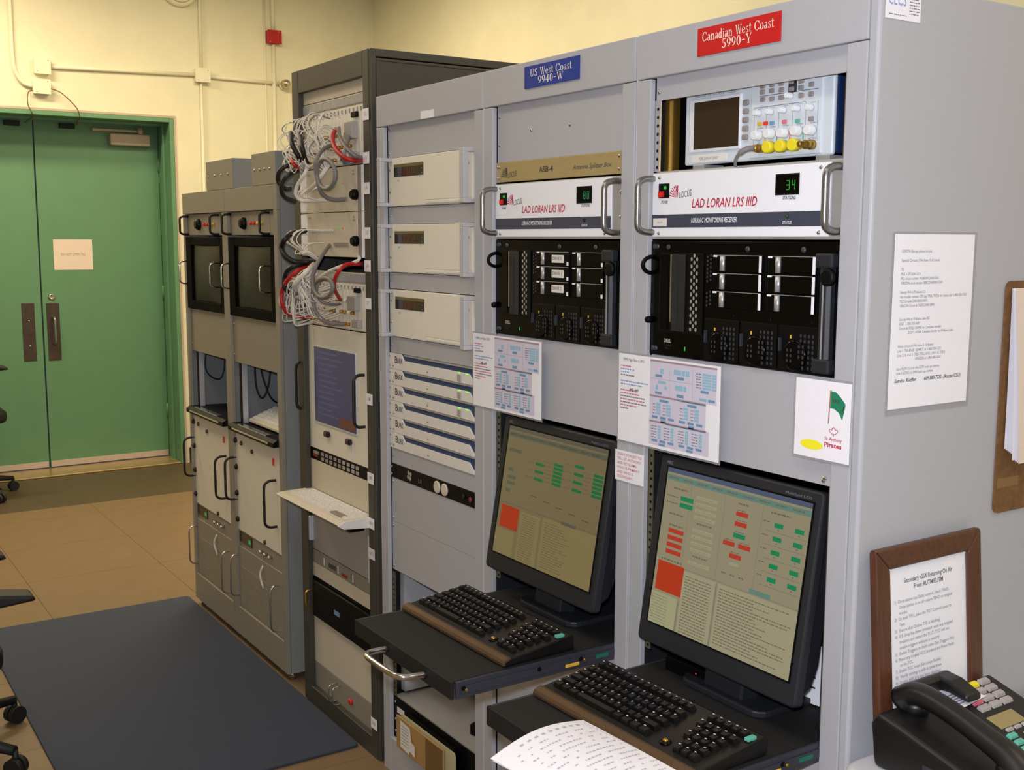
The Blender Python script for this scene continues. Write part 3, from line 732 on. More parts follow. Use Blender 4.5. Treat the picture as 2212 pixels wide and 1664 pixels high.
# ------------------------------------------------ servers
def server(ux, label, labelled):
    t = thing('server', label, 'server', (ux, YP, 1.363), 0, 'black rack servers'); h = 0.2225
    MB().box(-0.006, PW, -0.004, 0.003, 0, h).box(0.02, PW-0.02, 0.003, 0.6, 0.004, h-0.004).build('chassis', 'black_gloss', t, bevel=0.001)
    bay = MB().box(0.027, 0.150, -0.007, -0.004, 0.046, 0.2).build('media_bay', 'black', t, bevel=0.001)
    MB().box(0.031, 0.055, -0.009, -0.007, 0.052, 0.197).build('tape_drive', 'black_gloss', bay, bevel=0.0006)
    MB().box(0.060, 0.064, -0.0085, -0.007, 0.067, 0.197).build('tray_slot', 'chrome', bay)
    MB().box(0.067, 0.103, -0.0095, -0.007, 0.050, 0.197).build('optical_drive', 'bezel', bay, bevel=0.0006)
    MB().box(0.072, 0.083, -0.0101, -0.0095, 0.055, 0.185).build('drive_tray', 'bezel', bay)
    v = MB()
    for k in range(11):
        for c, dx in enumerate((0.0, 0.0075, 0.015)):
            v.disc(0.119+dx, 0.056+k*0.0133+(0.0066 if c == 1 else 0), -0.0073, 0.0030, 8, 0, rz=0.0040)
    v.build('vent_holes', 'aluminium', bay, fix=False)['kind'] = 'stuff'
    v = MB()
    for k in range(13):
        if k in (4, 5): continue
        for c in range(2): v.disc(0.159+c*0.009, 0.104+k*0.0075+(0.003 if c else 0), -0.0043, 0.0026, 8)
    v.build('vent_holes', 'slide', t, fix=False)['kind'] = 'stuff'
    for ci, (x0, x1) in enumerate(((0.178, 0.304), (0.314, 0.426))):
        cage = MB().box(x0, x1, -0.005, -0.004, 0.099, 0.2).build('drive_cage', 'black', t)
        for k in range(3):
            z0 = 0.101+k*0.033; z1 = z0+0.0315
            d = MB().box(x0+0.002, x1-0.002, -0.009, -0.005, z0, z1).build('drive_carrier', 'black_gloss', cage, bevel=0.001)
            pr = [(x0+0.026+0.006*math.cos(a), -0.009-0.005*math.sin(a)) for a in [math.pi*i/6 for i in range(7)]]
            MB().prism(pr, 'z', z0+0.002, z1-0.002, smooth=True).build('release_bar', 'aluminium', d)
            MB().box(x0+0.003, x0+0.012, -0.0115, -0.009, z1-0.0045, z1-0.001).build('latch', 'locus_white', d, bevel=0.0008)  # white colour paints the bright reflections on latch and light pipe
            MB().box(x1-0.009, x1-0.003, -0.0105, -0.009, z0+0.001, z1-(0.001 if not labelled else 0.022)).build('light_pipe', 'locus_white', d, bevel=0.0006)
            MB().box(x0+0.012, x1-0.004, -0.0096, -0.009, z1-0.0016, z1-0.0006).build('edge_trim', 'aluminium', d)
            if labelled and ci == 0:
                q = MB().box(x0+0.060, x0+0.106, -0.0096, -0.009, z0+0.007, z0+0.024).build('drive_label', 'panel_white', d)
                MB().text('DRIVE %d' % (2-k), x0+0.063, z0+0.013, 0.0072, -0.0099, 0, width=0.035).build('printing', ['ink'], q, fix=False)
    for k, x0 in enumerate((0.156, 0.249, 0.342)):
        p = MB().box(x0+0.001, x0+0.090, -0.0065, -0.004, 0.003, 0.08).build('power_supply', 'black', t, bevel=0.0008)
        MB().lathe([(0.026, 0), (0.026, -0.003), (0.023, -0.004)], (x0+0.040, -0.0065, 0.030), 'y', 24).build('fan_ring', 'black_gloss', p)
        v = MB()
        for a in range(4):
            for c in range(7):
                if a == 0 and c < 2: continue
                v.disc(x0+0.052+a*0.009, 0.010+c*0.009, -0.0068 if a > 1 or c > 4 else -0.0107, 0.0024, 8, rz=0.0034)
        for a in range(2):
            for c in range(3): v.disc(x0+0.026+a*0.008, 0.020+c*0.009, -0.0107, 0.0022, 8, rz=0.003)
        v.build('vent_holes', 'slide', p, fix=False)['kind'] = 'stuff'
        MB().box(x0+0.006, x0+0.009, -0.012, -0.0065, 0.035, 0.058).build('pull_tab', 'slide', p)
        MB().box(x0+0.028, x0+0.031, -0.0075, -0.0065, 0.058, 0.064).build('supply_lamp', 'lamp_yellow', p)
    bar = MB().prism(rrect(0.438, 0.462, 0.0, 0.0, 0.0) if False else [(0.438, -0.004), (0.462, -0.004), (0.462, -0.014), (0.456, -0.020), (0.444, -0.020), (0.438, -0.014)], 'z', 0.022, 0.200)
    bar.build('bezel_bar', 'bezel', t, bevel=0.001)
    MB().box(0.4485, 0.4515, -0.0206, -0.020, 0.03, 0.16).build('bar_seam', 'aluminium', t)
    for z in (0.192, 0.018): MB().box(0.432, 0.468, -0.022, -0.004, z-0.012, z+0.012).build('bar_clip', 'bezel', t, bevel=0.003)
    MB().lathe([(0.015, 0), (0.015, -0.006), (0.011, -0.009)], (0.458, -0.016, 0.165), 'y', 18).build('bar_knob', 'black', t)
    rg = [(0.0, -0.004-0.023*math.sin(a), 0.176+0.016*math.cos(a)) for a in [math.pi*i/10 for i in range(11)]]
    MB().tube(rg, 0.0042, 8).build('ear_ring', 'black', t)
    MB().lathe([(0.006, 0), (0.007, -0.005), (0.006, -0.011), (0.004, -0.012)], (0.0, -0.004, 0.068), 'y', 12).build('thumb_screw', 'black', t)
    b = MB(); b.text('DELL', 0.041, 0.026, 0.007, -0.0043, 0, width=0.021, bold=0.04)
    b.text('PowerEdge', 0.041, 0.019, 0.0035, -0.0043, 1, width=0.022).text('6600', 0.045, 0.013, 0.0035, -0.0043, 1)
    for k, xx in enumerate((0.23, 0.32, 0.415)): b.text(str((1, 2, 1)[k]), xx, 0.086, 0.004, -0.0043, 1)
    b.build('lettering', ['panel_grey', 'slide'], t, fix=False)
    v0 = MB().box(0.101, 0.1035, -0.005, -0.004, 0.013, 0.021); v0.build('power_lamp', 'led_green', t, bevel=0.001)
    screws(t, [(0.018, 0.212, -0.004), (0.010, 0.212, -0.004), (0.05, 0.211, -0.004), (0.262, 0.209, -0.004), (0.392, 0.209, -0.004), (0.010, 0.012, -0.004), (0.018, 0.012, -0.004)], 'slide', 1.3)
server(u2, 'black rack server with three small white drive labels', True)
server(u3, 'black rack server without drive labels, in the near rack', False)
# ------------------------------------------------ oscilloscope
t = thing('oscilloscope', 'pale oscilloscope with yellow connector caps in the near rack', 'oscilloscope', (1.236, 0.0, 1.7275))
OX, OZ0, OY = 1.236, 1.7275, 0.04
def ox(x): return x-OX
def oz(z): return z-OZ0
MB().box(0.0, ox(1.598), OY, OY+0.010, 0.002, oz(1.8630)).build('front_case', 'scope_case', t, bevel=0.004, seg=3)
MB().box(0.004, ox(1.597), OY+0.0102, OY+0.15, 0.006, oz(1.860)).build('rear_case', 'scope_navy', t, bevel=0.004)
MB().box(ox(1.412), ox(1.576), OY-0.003, OY+0.01, oz(1.733), oz(1.861)).build('control_panel', 'scope_case', t, bevel=0.002)
bz = MB().box(ox(1.250), ox(1.388), OY-0.004, OY+0.002, oz(1.752), oz(1.852)).build('screen_bezel', 'knob_white', t, bevel=0.003)
MB().box(ox(1.266), ox(1.384), OY-0.0048, OY-0.004, oz(1.758), oz(1.845)).build('screen', 'scope_screen', bz)
for k in range(5): MB().box(ox(1.392), ox(1.406), OY-0.005, OY, oz(1.828)-k*0.0152, oz(1.838)-k*0.0152).build('menu_button', 'btn_grey', t, bevel=0.002)
def sb(x, z, m='btn_grey', w_=0.011, h_=0.008): MB().box(ox(x)-w_/2, ox(x)+w_/2, OY-0.007, OY-0.003, oz(z)-h_/2, oz(z)+h_/2).build('button', m, t, bevel=0.0015)
for x, z in [(1.441, 1.857), (1.441, 1.847), (1.463, 1.857), (1.463, 1.847), (1.485, 1.857), (1.486, 1.846), (1.508, 1.857), (1.509, 1.845), (1.53, 1.856), (1.53, 1.845), (1.553, 1.848), (1.442, 1.834), (1.464, 1.833), (1.486, 1.833), (1.531, 1.832), (1.553, 1.832), (1.555, 1.791)]: sb(x, z)
for (x, z), m in zip([(1.437, 1.792), (1.451, 1.792), (1.466, 1.791), (1.495, 1.791), (1.525, 1.79)], ['lamp_yellow', 'phone_red', 'ui_blue_d', 'ink_red', 'phone_teal']): sb(x, z, m, 0.010, 0.007)
def knob(x, z, r, d): MB().lathe([(r*1.12, 0), (r*1.05, -d*0.3), (r, -d*0.35), (r*0.95, -d*0.95), (r*0.8, -d)], (ox(x)+0.006, OY-0.003, oz(z)), 'y', 16).build('knob', 'knob_white', t)
for x, z in [(1.428, 1.811), (1.457, 1.811), (1.487, 1.811), (1.518, 1.811), (1.548, 1.810), (1.501, 1.834)]: knob(x, z, 0.0052, 0.014)
for x, z in [(1.429, 1.772), (1.459, 1.773), (1.490, 1.772), (1.521, 1.773), (1.551, 1.772)]: knob(x, z, 0.0085, 0.016)
for x, z in [(1.463, 1.749), (1.492, 1.749), (1.521, 1.749)]:
    MB().lathe([(0.0075, 0), (0.007, -0.008), (0.0105, -0.009), (0.0105, -0.022), (0.009, -0.023)], (ox(x)+0.010, OY-0.003, oz(z)), 'y', 16).build('connector_cap', 'yellow', t)
b = MB()
b.text('Tektronix', ox(1.262), oz(1.8545), 0.005, OY-0.0004, 0, width=0.03).text('TDS 2014  FOUR CHANNEL', ox(1.297), oz(1.8545), 0.003, OY-0.0004, 1, width=0.075)
for x0, z0, x1, z1 in ((1.433, 1.8395, 1.567, 1.8405), (1.421, 1.8205, 1.540, 1.8213)): b.quad(ox(x0), ox(x1), oz(z0), oz(z1), OY-0.0034, 1)
b.quad(ox(1.500), ox(1.519), oz(1.839), oz(1.861), OY-0.0033, 2)
for x in (1.421, 1.451, 1.480, 1.511, 1.541, 1.567): b.quad(ox(x), ox(x)+0.0005, oz(1.756), oz(1.8205), OY-0.0034, 1)
for x, m in ((1.4505, 3), (1.4795, 4), (1.5095, 5), (1.5395, 6)): b.quad(ox(x)-0.004, ox(x)-0.001, oz(1.758), oz(1.780), OY-0.0034, m)
for i, x in enumerate((1.429, 1.459, 1.490, 1.521, 1.551)):
    b.text('CH %d' % (i+1) if i < 4 else 'EXT TRIG', ox(x)+0.006, oz(1.7575), 0.0028, OY-0.0034, 1, align='c').text('POSITION', ox(x)+0.006, oz(1.8175), 0.0018, OY-0.0034, 1, align='c').text('CH MENU', ox(x)+0.008, oz(1.7835), 0.0024, OY-0.0034, 1, align='c')
b.build('lettering', ['ink', 'locus_band', 'slide', 'tab_yellow', 'ui_blue_d', 'ink_red', 'phone_teal'], t, fix=False)
q = MB().box(ox(1.258), ox(1.352), OY-0.0012, OY, oz(1.7335), oz(1.7475)).build('display_label', 'panel_white', t)
MB().text('FOR DISPLAY ONLY', ox(1.305), oz(1.738), 0.0052, OY-0.0015, 0, width=0.052, align='c').build('printing', ['ink_soft'], q, fix=False)
for x in (1.262, 1.565): MB().box(ox(x), ox(x)+0.03, OY-0.002, OY+0.05, -0.007, 0.002).build('foot', 'aluminium', t, bevel=0.001)
t2 = thing('coaxial_cable', 'grey coaxial cable with nickel plug hanging from the oscilloscope', 'cable', (1.436, OY-0.003, 1.749))
MB().lathe([(0.0075, 0), (0.0075, -0.012), (0.006, -0.013), (0.006, -0.020), (0.0045, -0.022)], (0.006, 0, 0), 'y', 14).build('plug', 'brass', t2)
MB().tube(spline([(0.006, -0.02, 0), (0.0, -0.032, -0.002), (-0.012, -0.038, -0.010), (-0.022, -0.036, -0.020), (-0.028, -0.030, -0.030)], 6), [0.005]*12+[0.003]*13, 10).build('cable', 'wire_grey', t2)
t2 = thing('terminator_plug', 'bare nickel plug on the right connector of the oscilloscope', 'connector', (1.553, OY-0.003, 1.748))
MB().lathe([(0.0085, 0), (0.0085, -0.008), (0.007, -0.010), (0.0075, -0.014), (0.0075, -0.020), (0.005, -0.022), (0.005, -0.034), (0.0035, -0.036)], (0.006, 0, 0), 'y', 14).build('plug_body', 'brass', t2)
t2 = MB().box(u3+0.001, u3+PW-0.001, 0.0175, 0.34, 1.7178, 1.7202).build('scope_shelf', 'panel_grey')
tag(t2, 'thin grey shelf carrying the oscilloscope', 'shelf')
# ================================================================== KEYBOARD TRAYS
TZ = 0.733
def tray(x0, label):
    t = thing('keyboard_tray', label, 'keyboard tray', (x0, -0.395, TZ-0.036), 0, 'pull-out keyboard trays'); Wt = 0.437; H = 0.036
    MB().box(0.006, Wt-0.006, 0.004, 0.72, H-0.004, H).build('tray_top', 'black_matte', t)
    MB().box(0.0, Wt-0.004, -0.004, 0.004, 0.0, H+0.001).build('front_lip', 'black_matte', t, bevel=0.002)
    for xx in (-0.002, Wt-0.005):
        sl = MB().box(xx, xx+0.006, 0.006, 0.72, 0.001, H-0.0005)
        s = sl.build('slide', 'slide', t, bevel=0.0008)
        MB().box(xx+(0.006 if xx > 0.1 else -0.003), xx+(0.009 if xx > 0.1 else 0.0), 0.016, 0.42, 0.010, 0.0255).build('slide_channel', 'slide', s, bevel=0.0008)
        if xx > 0.1:
            MB().box(xx+0.009, xx+0.0115, 0.265, 0.30, 0.0105, 0.0175).build('release_tab', 'tab_yellow', s, bevel=0.001)
            MB().box(xx+0.009, xx+0.0096, 0.345, 0.378, 0.014, 0.022).build('sticker', 'tab_green', s)
            for yy in (0.026, 0.315): MB().lathe([(0.004, 0), (0.003, 0.003)], (xx+0.009, yy, 0.018), 'x', 10).build('rivet', 'brass', s)
            for yy in (0.02, 0.20, 0.305): MB().lathe([(0.005, 0), (0.005, 0.0006)], (xx+0.009, yy, 0.022), 'x', 10).build('slot', 'black', s)
    pts = [(0.165, -0.002, 0.020), (0.168, -0.045, 0.022), (0.178, -0.060, 0.023), (0.200, -0.066, 0.023), (0.250, -0.067, 0.023), (0.300, -0.066, 0.023), (0.322, -0.060, 0.023), (0.332, -0.045, 0.022), (0.335, -0.002, 0.020)]
    MB().tube(spline(pts, 5), 0.0065, 10).build('pull_handle', 'chrome', t)
    return t
tray(0.654, 'black pull-out keyboard tray under the middle monitor')
tray(1.2165, 'black pull-out keyboard tray under the near monitor')
# ================================================================== KEYBOARDS
def key_data(wu, m='key_black', h=0.0085, pitch=0.0185):
    def mk():
        w_, d_ = wu*pitch-0.0022, pitch-0.0022; i = 0.0026
        vs = [(0,0,0),(w_,0,0),(w_,d_,0),(0,d_,0),(i,i*0.8,h),(w_-i,i*0.8,h),(w_-i,d_-i*1.2,h),(i,d_-i*1.2,h)]
        return Data(MB().add(vs, [(0,3,2,1),(4,5,6,7),(0,1,5,4),(1,2,6,5),(2,3,7,6),(3,0,4,7)]).build('key', m))
    return shared('key%s%.2f%.4f' % (m, wu, pitch), mk)
def keyboard(x, y, rot, label):
    t = thing('keyboard', label, 'keyboard', (x, y, TZ+0.0012), rot, 'black keyboards on the pull-out trays'); Wk, D = 0.420, 0.180
    slope = 0.10
    pr = [(0.004, 0), (D, 0), (D, 0.030), (D-0.004, 0.033), (0.030, 0.0155), (0.016, 0.0145), (0.004, 0.010)]
    MB().prism(pr, 'x', 0, Wk).build('body', 'key_black', t, bevel=0.003)
    MB().prism([(0.0, 0.0015), (0.012, 0.0015), (0.022, 0.0165), (0.014, 0.0172), (0.004, 0.013), (0.0, 0.008)], 'x', 0.0, Wk).build('front_lip', 'kb_lip', t, bevel=0.002)
    def put(wu, kx, row, p=0.0185):
        yy = 0.036+row*0.0205+ (0.006 if row == 5 else 0)
        zz = 0.0160+(yy-0.03)*0.1167
        return inst(key_data(wu), 'key', t, (kx, yy, zz), None, (0.1167, 0, 0))
    rows = [
        [1.25, 1.25, 1.25, 5.5, 1.25, 1.25, 1.25, 1.25],
        [2.0]+[1]*10+[2.25], [1.75]+[1]*11+[1.5], [1.5]+[1]*12+[1.0], [1]*13+[1.25], [1]*14]
    leg = MB()
    chars = ['', 'ZXCVBNM,./', 'ASDFGHJKL;', 'QWERTYUIOP[]', '1234567890-=', '']
    for r, ws in enumerate(rows):
        kx = 0.016
        for i, wu in enumerate(ws):
            put(wu, kx, r)
            yy = 0.036+r*0.0205+(0.006 if r == 5 else 0); zz = 0.0160+(yy-0.03)*0.1167+0.0098
            if r in (1, 2, 3, 4) and 0 < i <= len(chars[r]):
                v0 = len(leg.v); leg.text(chars[r][i-1], 0, 0, 0.0045, 0, 0)
                leg.v[v0:] = [(v[0]+kx+0.0042, yy+0.0085+v[2], zz+0.0002+(0.0085+v[2])*0.1167) for v in leg.v[v0:]]
            else:
                leg.add([(kx+0.004, yy+0.010, zz+0.0016), (kx+0.0085, yy+0.010, zz+0.0016), (kx+0.0085, yy+0.0125, zz+0.0018), (kx+0.004, yy+0.0125, zz+0.0018)], [(0,1,2,3)], 0)
            kx += wu*0.0185
    for r in (0, 1, 2, 3, 4, 5):
        for c in range(5 if r in (4, 5) else 4):
            kx = 0.312+c*0.0185+(0.012 if r < 4 else 0)
            if r == 0 and c in (0,): continue
            if r == 1 and c in (0,): continue
            put(1, kx, r)
            yy = 0.036+r*0.0205+(0.006 if r == 5 else 0); zz = 0.0160+(yy-0.03)*0.1167+0.0098
            leg.add([(kx+0.004, yy+0.010, zz+0.0016), (kx+0.0085, yy+0.010, zz+0.0016), (kx+0.0085, yy+0.0125, zz+0.0018), (kx+0.004, yy+0.0125, zz+0.0018)], [(0,1,2,3)], 0)
    leg.build('key_legends', 'legend', t, fix=False)
    MB().lathe([(0.011, 0), (0.011, 0.002), (0.007, 0.004)], (0.315, 0.047, 0.0165), 'z', 18).build('pointer_ring', 'black_gloss', t)
    MB().lathe([(0.006, 0.003), (0.005, 0.006), (0.002, 0.008)], (0.315, 0.047, 0.0165), 'z', 14).build('pointer_button', 'brass', t)
    MB().box(0.404, 0.414, 0.14, 0.16, 0.030, 0.036).build('cable_end', 'phone_teal', t, bevel=0.001)
keyboard(0.661, -0.283, 0.02, 'black keyboard on the middle keyboard tray')
keyboard(1.2265, -0.302, 0.03, 'black keyboard on the near keyboard tray')
# ================================================================== MONITORS
def monitor(xl, xr, yt, zt, yb, zb, label, dim):
    Wm = xr-xl; vec = Vector((0, yt-yb, zt-zb)); H = vec.length; ang = math.atan2(vec.y, vec.z)
    t = thing('monitor', label, 'monitor', (xl, yb, zb), 0, 'black flat monitors'); t.rotation_euler = (-ang, 0, 0)
    # local: x right, z up the face, -y to the viewer
    MB().prism(rrect(0, Wm, 0, H, 0.010), 'y', 0.0, 0.022).build('front_bezel', 'bezel', t, bevel=0.004)
    MB().prism([(0.022, 0.01), (0.050, 0.03), (0.062, 0.07), (0.062, H-0.07), (0.045, H-0.02), (0.022, H-0.006)], 'x', 0.012, Wm-0.012).build('rear_case', 'bezel', t, bevel=0.004)
    s0x, s1x, s0z, s1z = 0.0255, Wm-0.020, 0.043, H-0.022
    scx = MB().quad(s0x, s1x, s0z, s1z, -0.0006, 0).build('screen', 'dim_bg' if dim else 'scr_bg', t, fix=False)
    rim = MB()
    for a in ((s0x-0.003, s0x, s0z-0.003, s1z+0.003), (s1x, s1x+0.003, s0z-0.003, s1z+0.003), (s0x, s1x, s0z-0.003, s0z), (s0x, s1x, s1z, s1z+0.003)):
        rim.box(a[0], a[1], -0.0018, 0, a[2], a[3])
    rim.build('inner_rim', 'black', t)
    b = MB(); P = 'dim_' if dim else 'scr_'
    M_ = ['ink_soft']
    b.text('NEC', 0.020, H-0.016, 0.006, -0.0003, 0, width=0.016, bold=0.02).text('MultiSync LCD1970NX' if False else 'MultiSync LCD', Wm-0.085, H-0.016, 0.0045, -0.0003, 0, width=0.06)
    b.build('lettering', M_, t, fix=False)
    # stand
    MB().box(Wm/2-0.05, Wm/2+0.05, 0.040, 0.085, -0.045, 0.20).build('stand_neck', 'bezel', t, bevel=0.004)
    g = MB(); y = -0.0012
    mats = ['pale', 'teal', 'title', 'green', 'red', 'alarm', 'text', 'line', 'list']
    mm = [(P+n) if (P+n) in MATS else ('scr_'+n) for n in mats]
    if dim: mm[4] = 'dim_alarm'; mm[8] = 'dim_pale'
    pale, teal, title, green, red, alarm, text, line, lst = range(9)
    def q(x0, x1, z0, z1, m, yy=y): g.quad(x0, x1, z0, z1, yy, m)
    def dash(x0, x1, z, h=0.0022, m=text):
        x = x0
        while x < x1:
            l = R.uniform(0.003, 0.011); q(x, min(x1, x+l), z, z+h, m, y-0.0002); x += l+0.0018
    q(s0x, s1x, s1z-0.009, s1z, title); q(s0x+0.0, s1x, s1z-0.024, s1z-0.0135, teal)
    for k in range(9): dash(s0x+0.008+k*0.040, s0x+0.034+k*0.040, s1z-0.020, 0.003)
    zs = 0.165
    q(s0x, s1x, zs, zs+0.0012, line, y-0.0001)
    if not dim:
        for xx in (0.098, 0.190, 0.285): q(xx, xx+0.001, zs, s1z-0.026, line, y-0.0001)
        for z in (0.297, 0.284): q(0.072, 0.108, z-0.0045, z+0.0045, green, y-0.0002); dash(0.034, 0.066, z-0.001)
        dash(0.05, 0.09, 0.312, 0.003); dash(0.045, 0.085, 0.262, 0.003); dash(0.05, 0.09, 0.240, 0.003)
        for k in range(4): q(0.050, 0.093, 0.2265-k*0.0137, 0.235-k*0.0137, red, y-0.0002)
        q(0.034, 0.108, 0.110, 0.168, alarm, y-0.0002); dash(0.04, 0.10, 0.1715, 0.003)
        for k in range(4): dash(0.045, 0.098, 0.118+k*0.011, 0.0014, alarm)
        for k in range(11): 
            z = 0.304-k*0.0125
            if k in (4, 9): dash(0.125, 0.165, z+0.003, 0.003)
            else: q(0.115, 0.172, z, z+0.0065, pale, y-0.0002); dash(0.12, 0.165, z+0.002, 0.0012, line)
        for (x0, z) in ((0.222, 0.299), (0.222, 0.2805), (0.222, 0.259), (0.199, 0.241), (0.238, 0.2415), (0.219, 0.2205)):
            q(x0, x0+0.030, z-0.0042, z+0.0042, green if abs(z-0.259) < 0.001 else red, y-0.0002); dash(x0+0.003, x0+0.026, z+0.006, 0.0016)
        dash(0.225, 0.25, 0.316, 0.003); q(0.222, 0.245, 0.203, 0.209, pale, y-0.0002)
        for k in range(3): dash(0.205+k*0.022, 0.217+k*0.022, 0.184, 0.003)
        dash(0.305, 0.35, 0.3165, 0.003)
        for k in range(5):
            z = 0.2975-k*0.0242
            for x0 in (0.3165, 0.364): q(x0, x0+0.0205, z-0.0042, z+0.0042, green, y-0.0002); dash(x0+0.008, x0+0.012, z-0.0085, 0.002)
            dash(0.290, 0.305, z+0.002, 0.002); dash(0.300, 0.390, z-0.0135, 0.0016, line)
        q(0.279, 0.330, 0.1665, 0.1745, teal, y-0.0003)
        q(s0x, 0.1, s0z, 0.105, lst, y-0.0001); q(0.108, 0.195, s0z, 0.163, pale, y-0.0001); q(0.202, s1x, s0z, 0.163, pale, y-0.0001)
        for xx in (0.104, 0.198): q(xx-0.002, xx+0.001, s0z, 0.1 if xx < 0.15 else 0.162, line, y-0.0003)
        for k in range(10): dash(s0x+0.004, 0.075, 0.098-k*0.0056, 0.0014, line)
        for k in range(20): dash(0.114, 0.185, 0.153-k*0.0056, 0.0018)
        for k in range(19): dash(0.207, R.uniform(0.29, 0.385), 0.153-k*0.0056, 0.0018)
    else:
        ox_ = 0.0
        f = Wm/0.419
        for c, (x0, n, z0, dz) in enumerate(((0.149, 3, 0.276, 0.0175), (0.218, 6, 0.286, 0.0088), (0.293, 4, 0.2955, 0.0175), (0.361, 6, 0.287, 0.0088))):
            for k in range(n):
                q(x0*f, (x0+0.034)*f, z0-k*dz-0.0032, z0-k*dz+0.0032, green, y-0.0002)
                dash((x0-0.035)*f, (x0-0.008)*f, z0-k*dz-0.001, 0.0015, line)
        q(0.039, 0.114, 0.107, 0.160, alarm, y-0.0002)
        q(0.037, 0.09, 0.288, 0.296, teal, y-0.0002)
        for k, z in enumerate((0.246, 0.228, 0.214, 0.196)): q(0.045, 0.045+(0.02, 0.034, 0.034, 0.018)[k], z-0.004, z+0.004, teal, y-0.0002)
        q(0.279, 0.333, 0.161, 0.168, title, y-0.0003)
        q(s0x, 0.105, s0z, 0.102, lst, y-0.0001); q(0.12, 0.20, s0z, 0.158, pale, y-0.0001); q(0.21, s1x, s0z, 0.162, pale, y-0.0001)
        for k in range(5): dash(0.15+k*0.05, 0.175+k*0.05, 0.20-k*0.004, 0.002)
        for k in range(20): dash(0.13, 0.185, 0.150-k*0.0054, 0.0015, line)
        for k in range(19): dash(0.22, R.uniform(0.27, 0.32), 0.152-k*0.0056, 0.0015, line)
    g.build('screen_display', mm, scx, fix=False)
    # foot stands flat on the tray: build it in world, then parent
    M = Matrix.Translation(Vector((xl, yb, zb))) @ Matrix.Rotation(-ang, 4, 'X')
    fb = MB().prism(rrect(xl+Wm/2-0.11, xl+Wm/2+0.11, yb+0.02, yb+0.23, 0.03), 'z', TZ+0.0006, TZ+0.014)
    fb.xf(M.inverted()); fb.build('stand_foot', 'bezel', t, bevel=0.003)
    return t
monitor(0.652, 1.080, 0.010, 1.168, -0.050, 0.803, 'black flat monitor with dim tan screen and one red block, middle rack', True)
monitor(1.223, 1.6385, 0.010, 1.166, -0.046, 0.797, 'black flat monitor with brighter screen and many red and green blocks, near rack', False)
t = thing('black_box', 'small black box with red lamp behind the near keyboard', 'power brick', (1.262, -0.005, TZ+0.0008), 0.06)
MB().box(0, 0.11, 0, 0.09, 0, 0.030).build('body', 'black', t, bevel=0.003)
MB().lathe([(0.0018, 0), (0.0014, -0.001)], (0.085, 0.0, 0.018), 'y', 8).build('lamp', 'led_red', t)
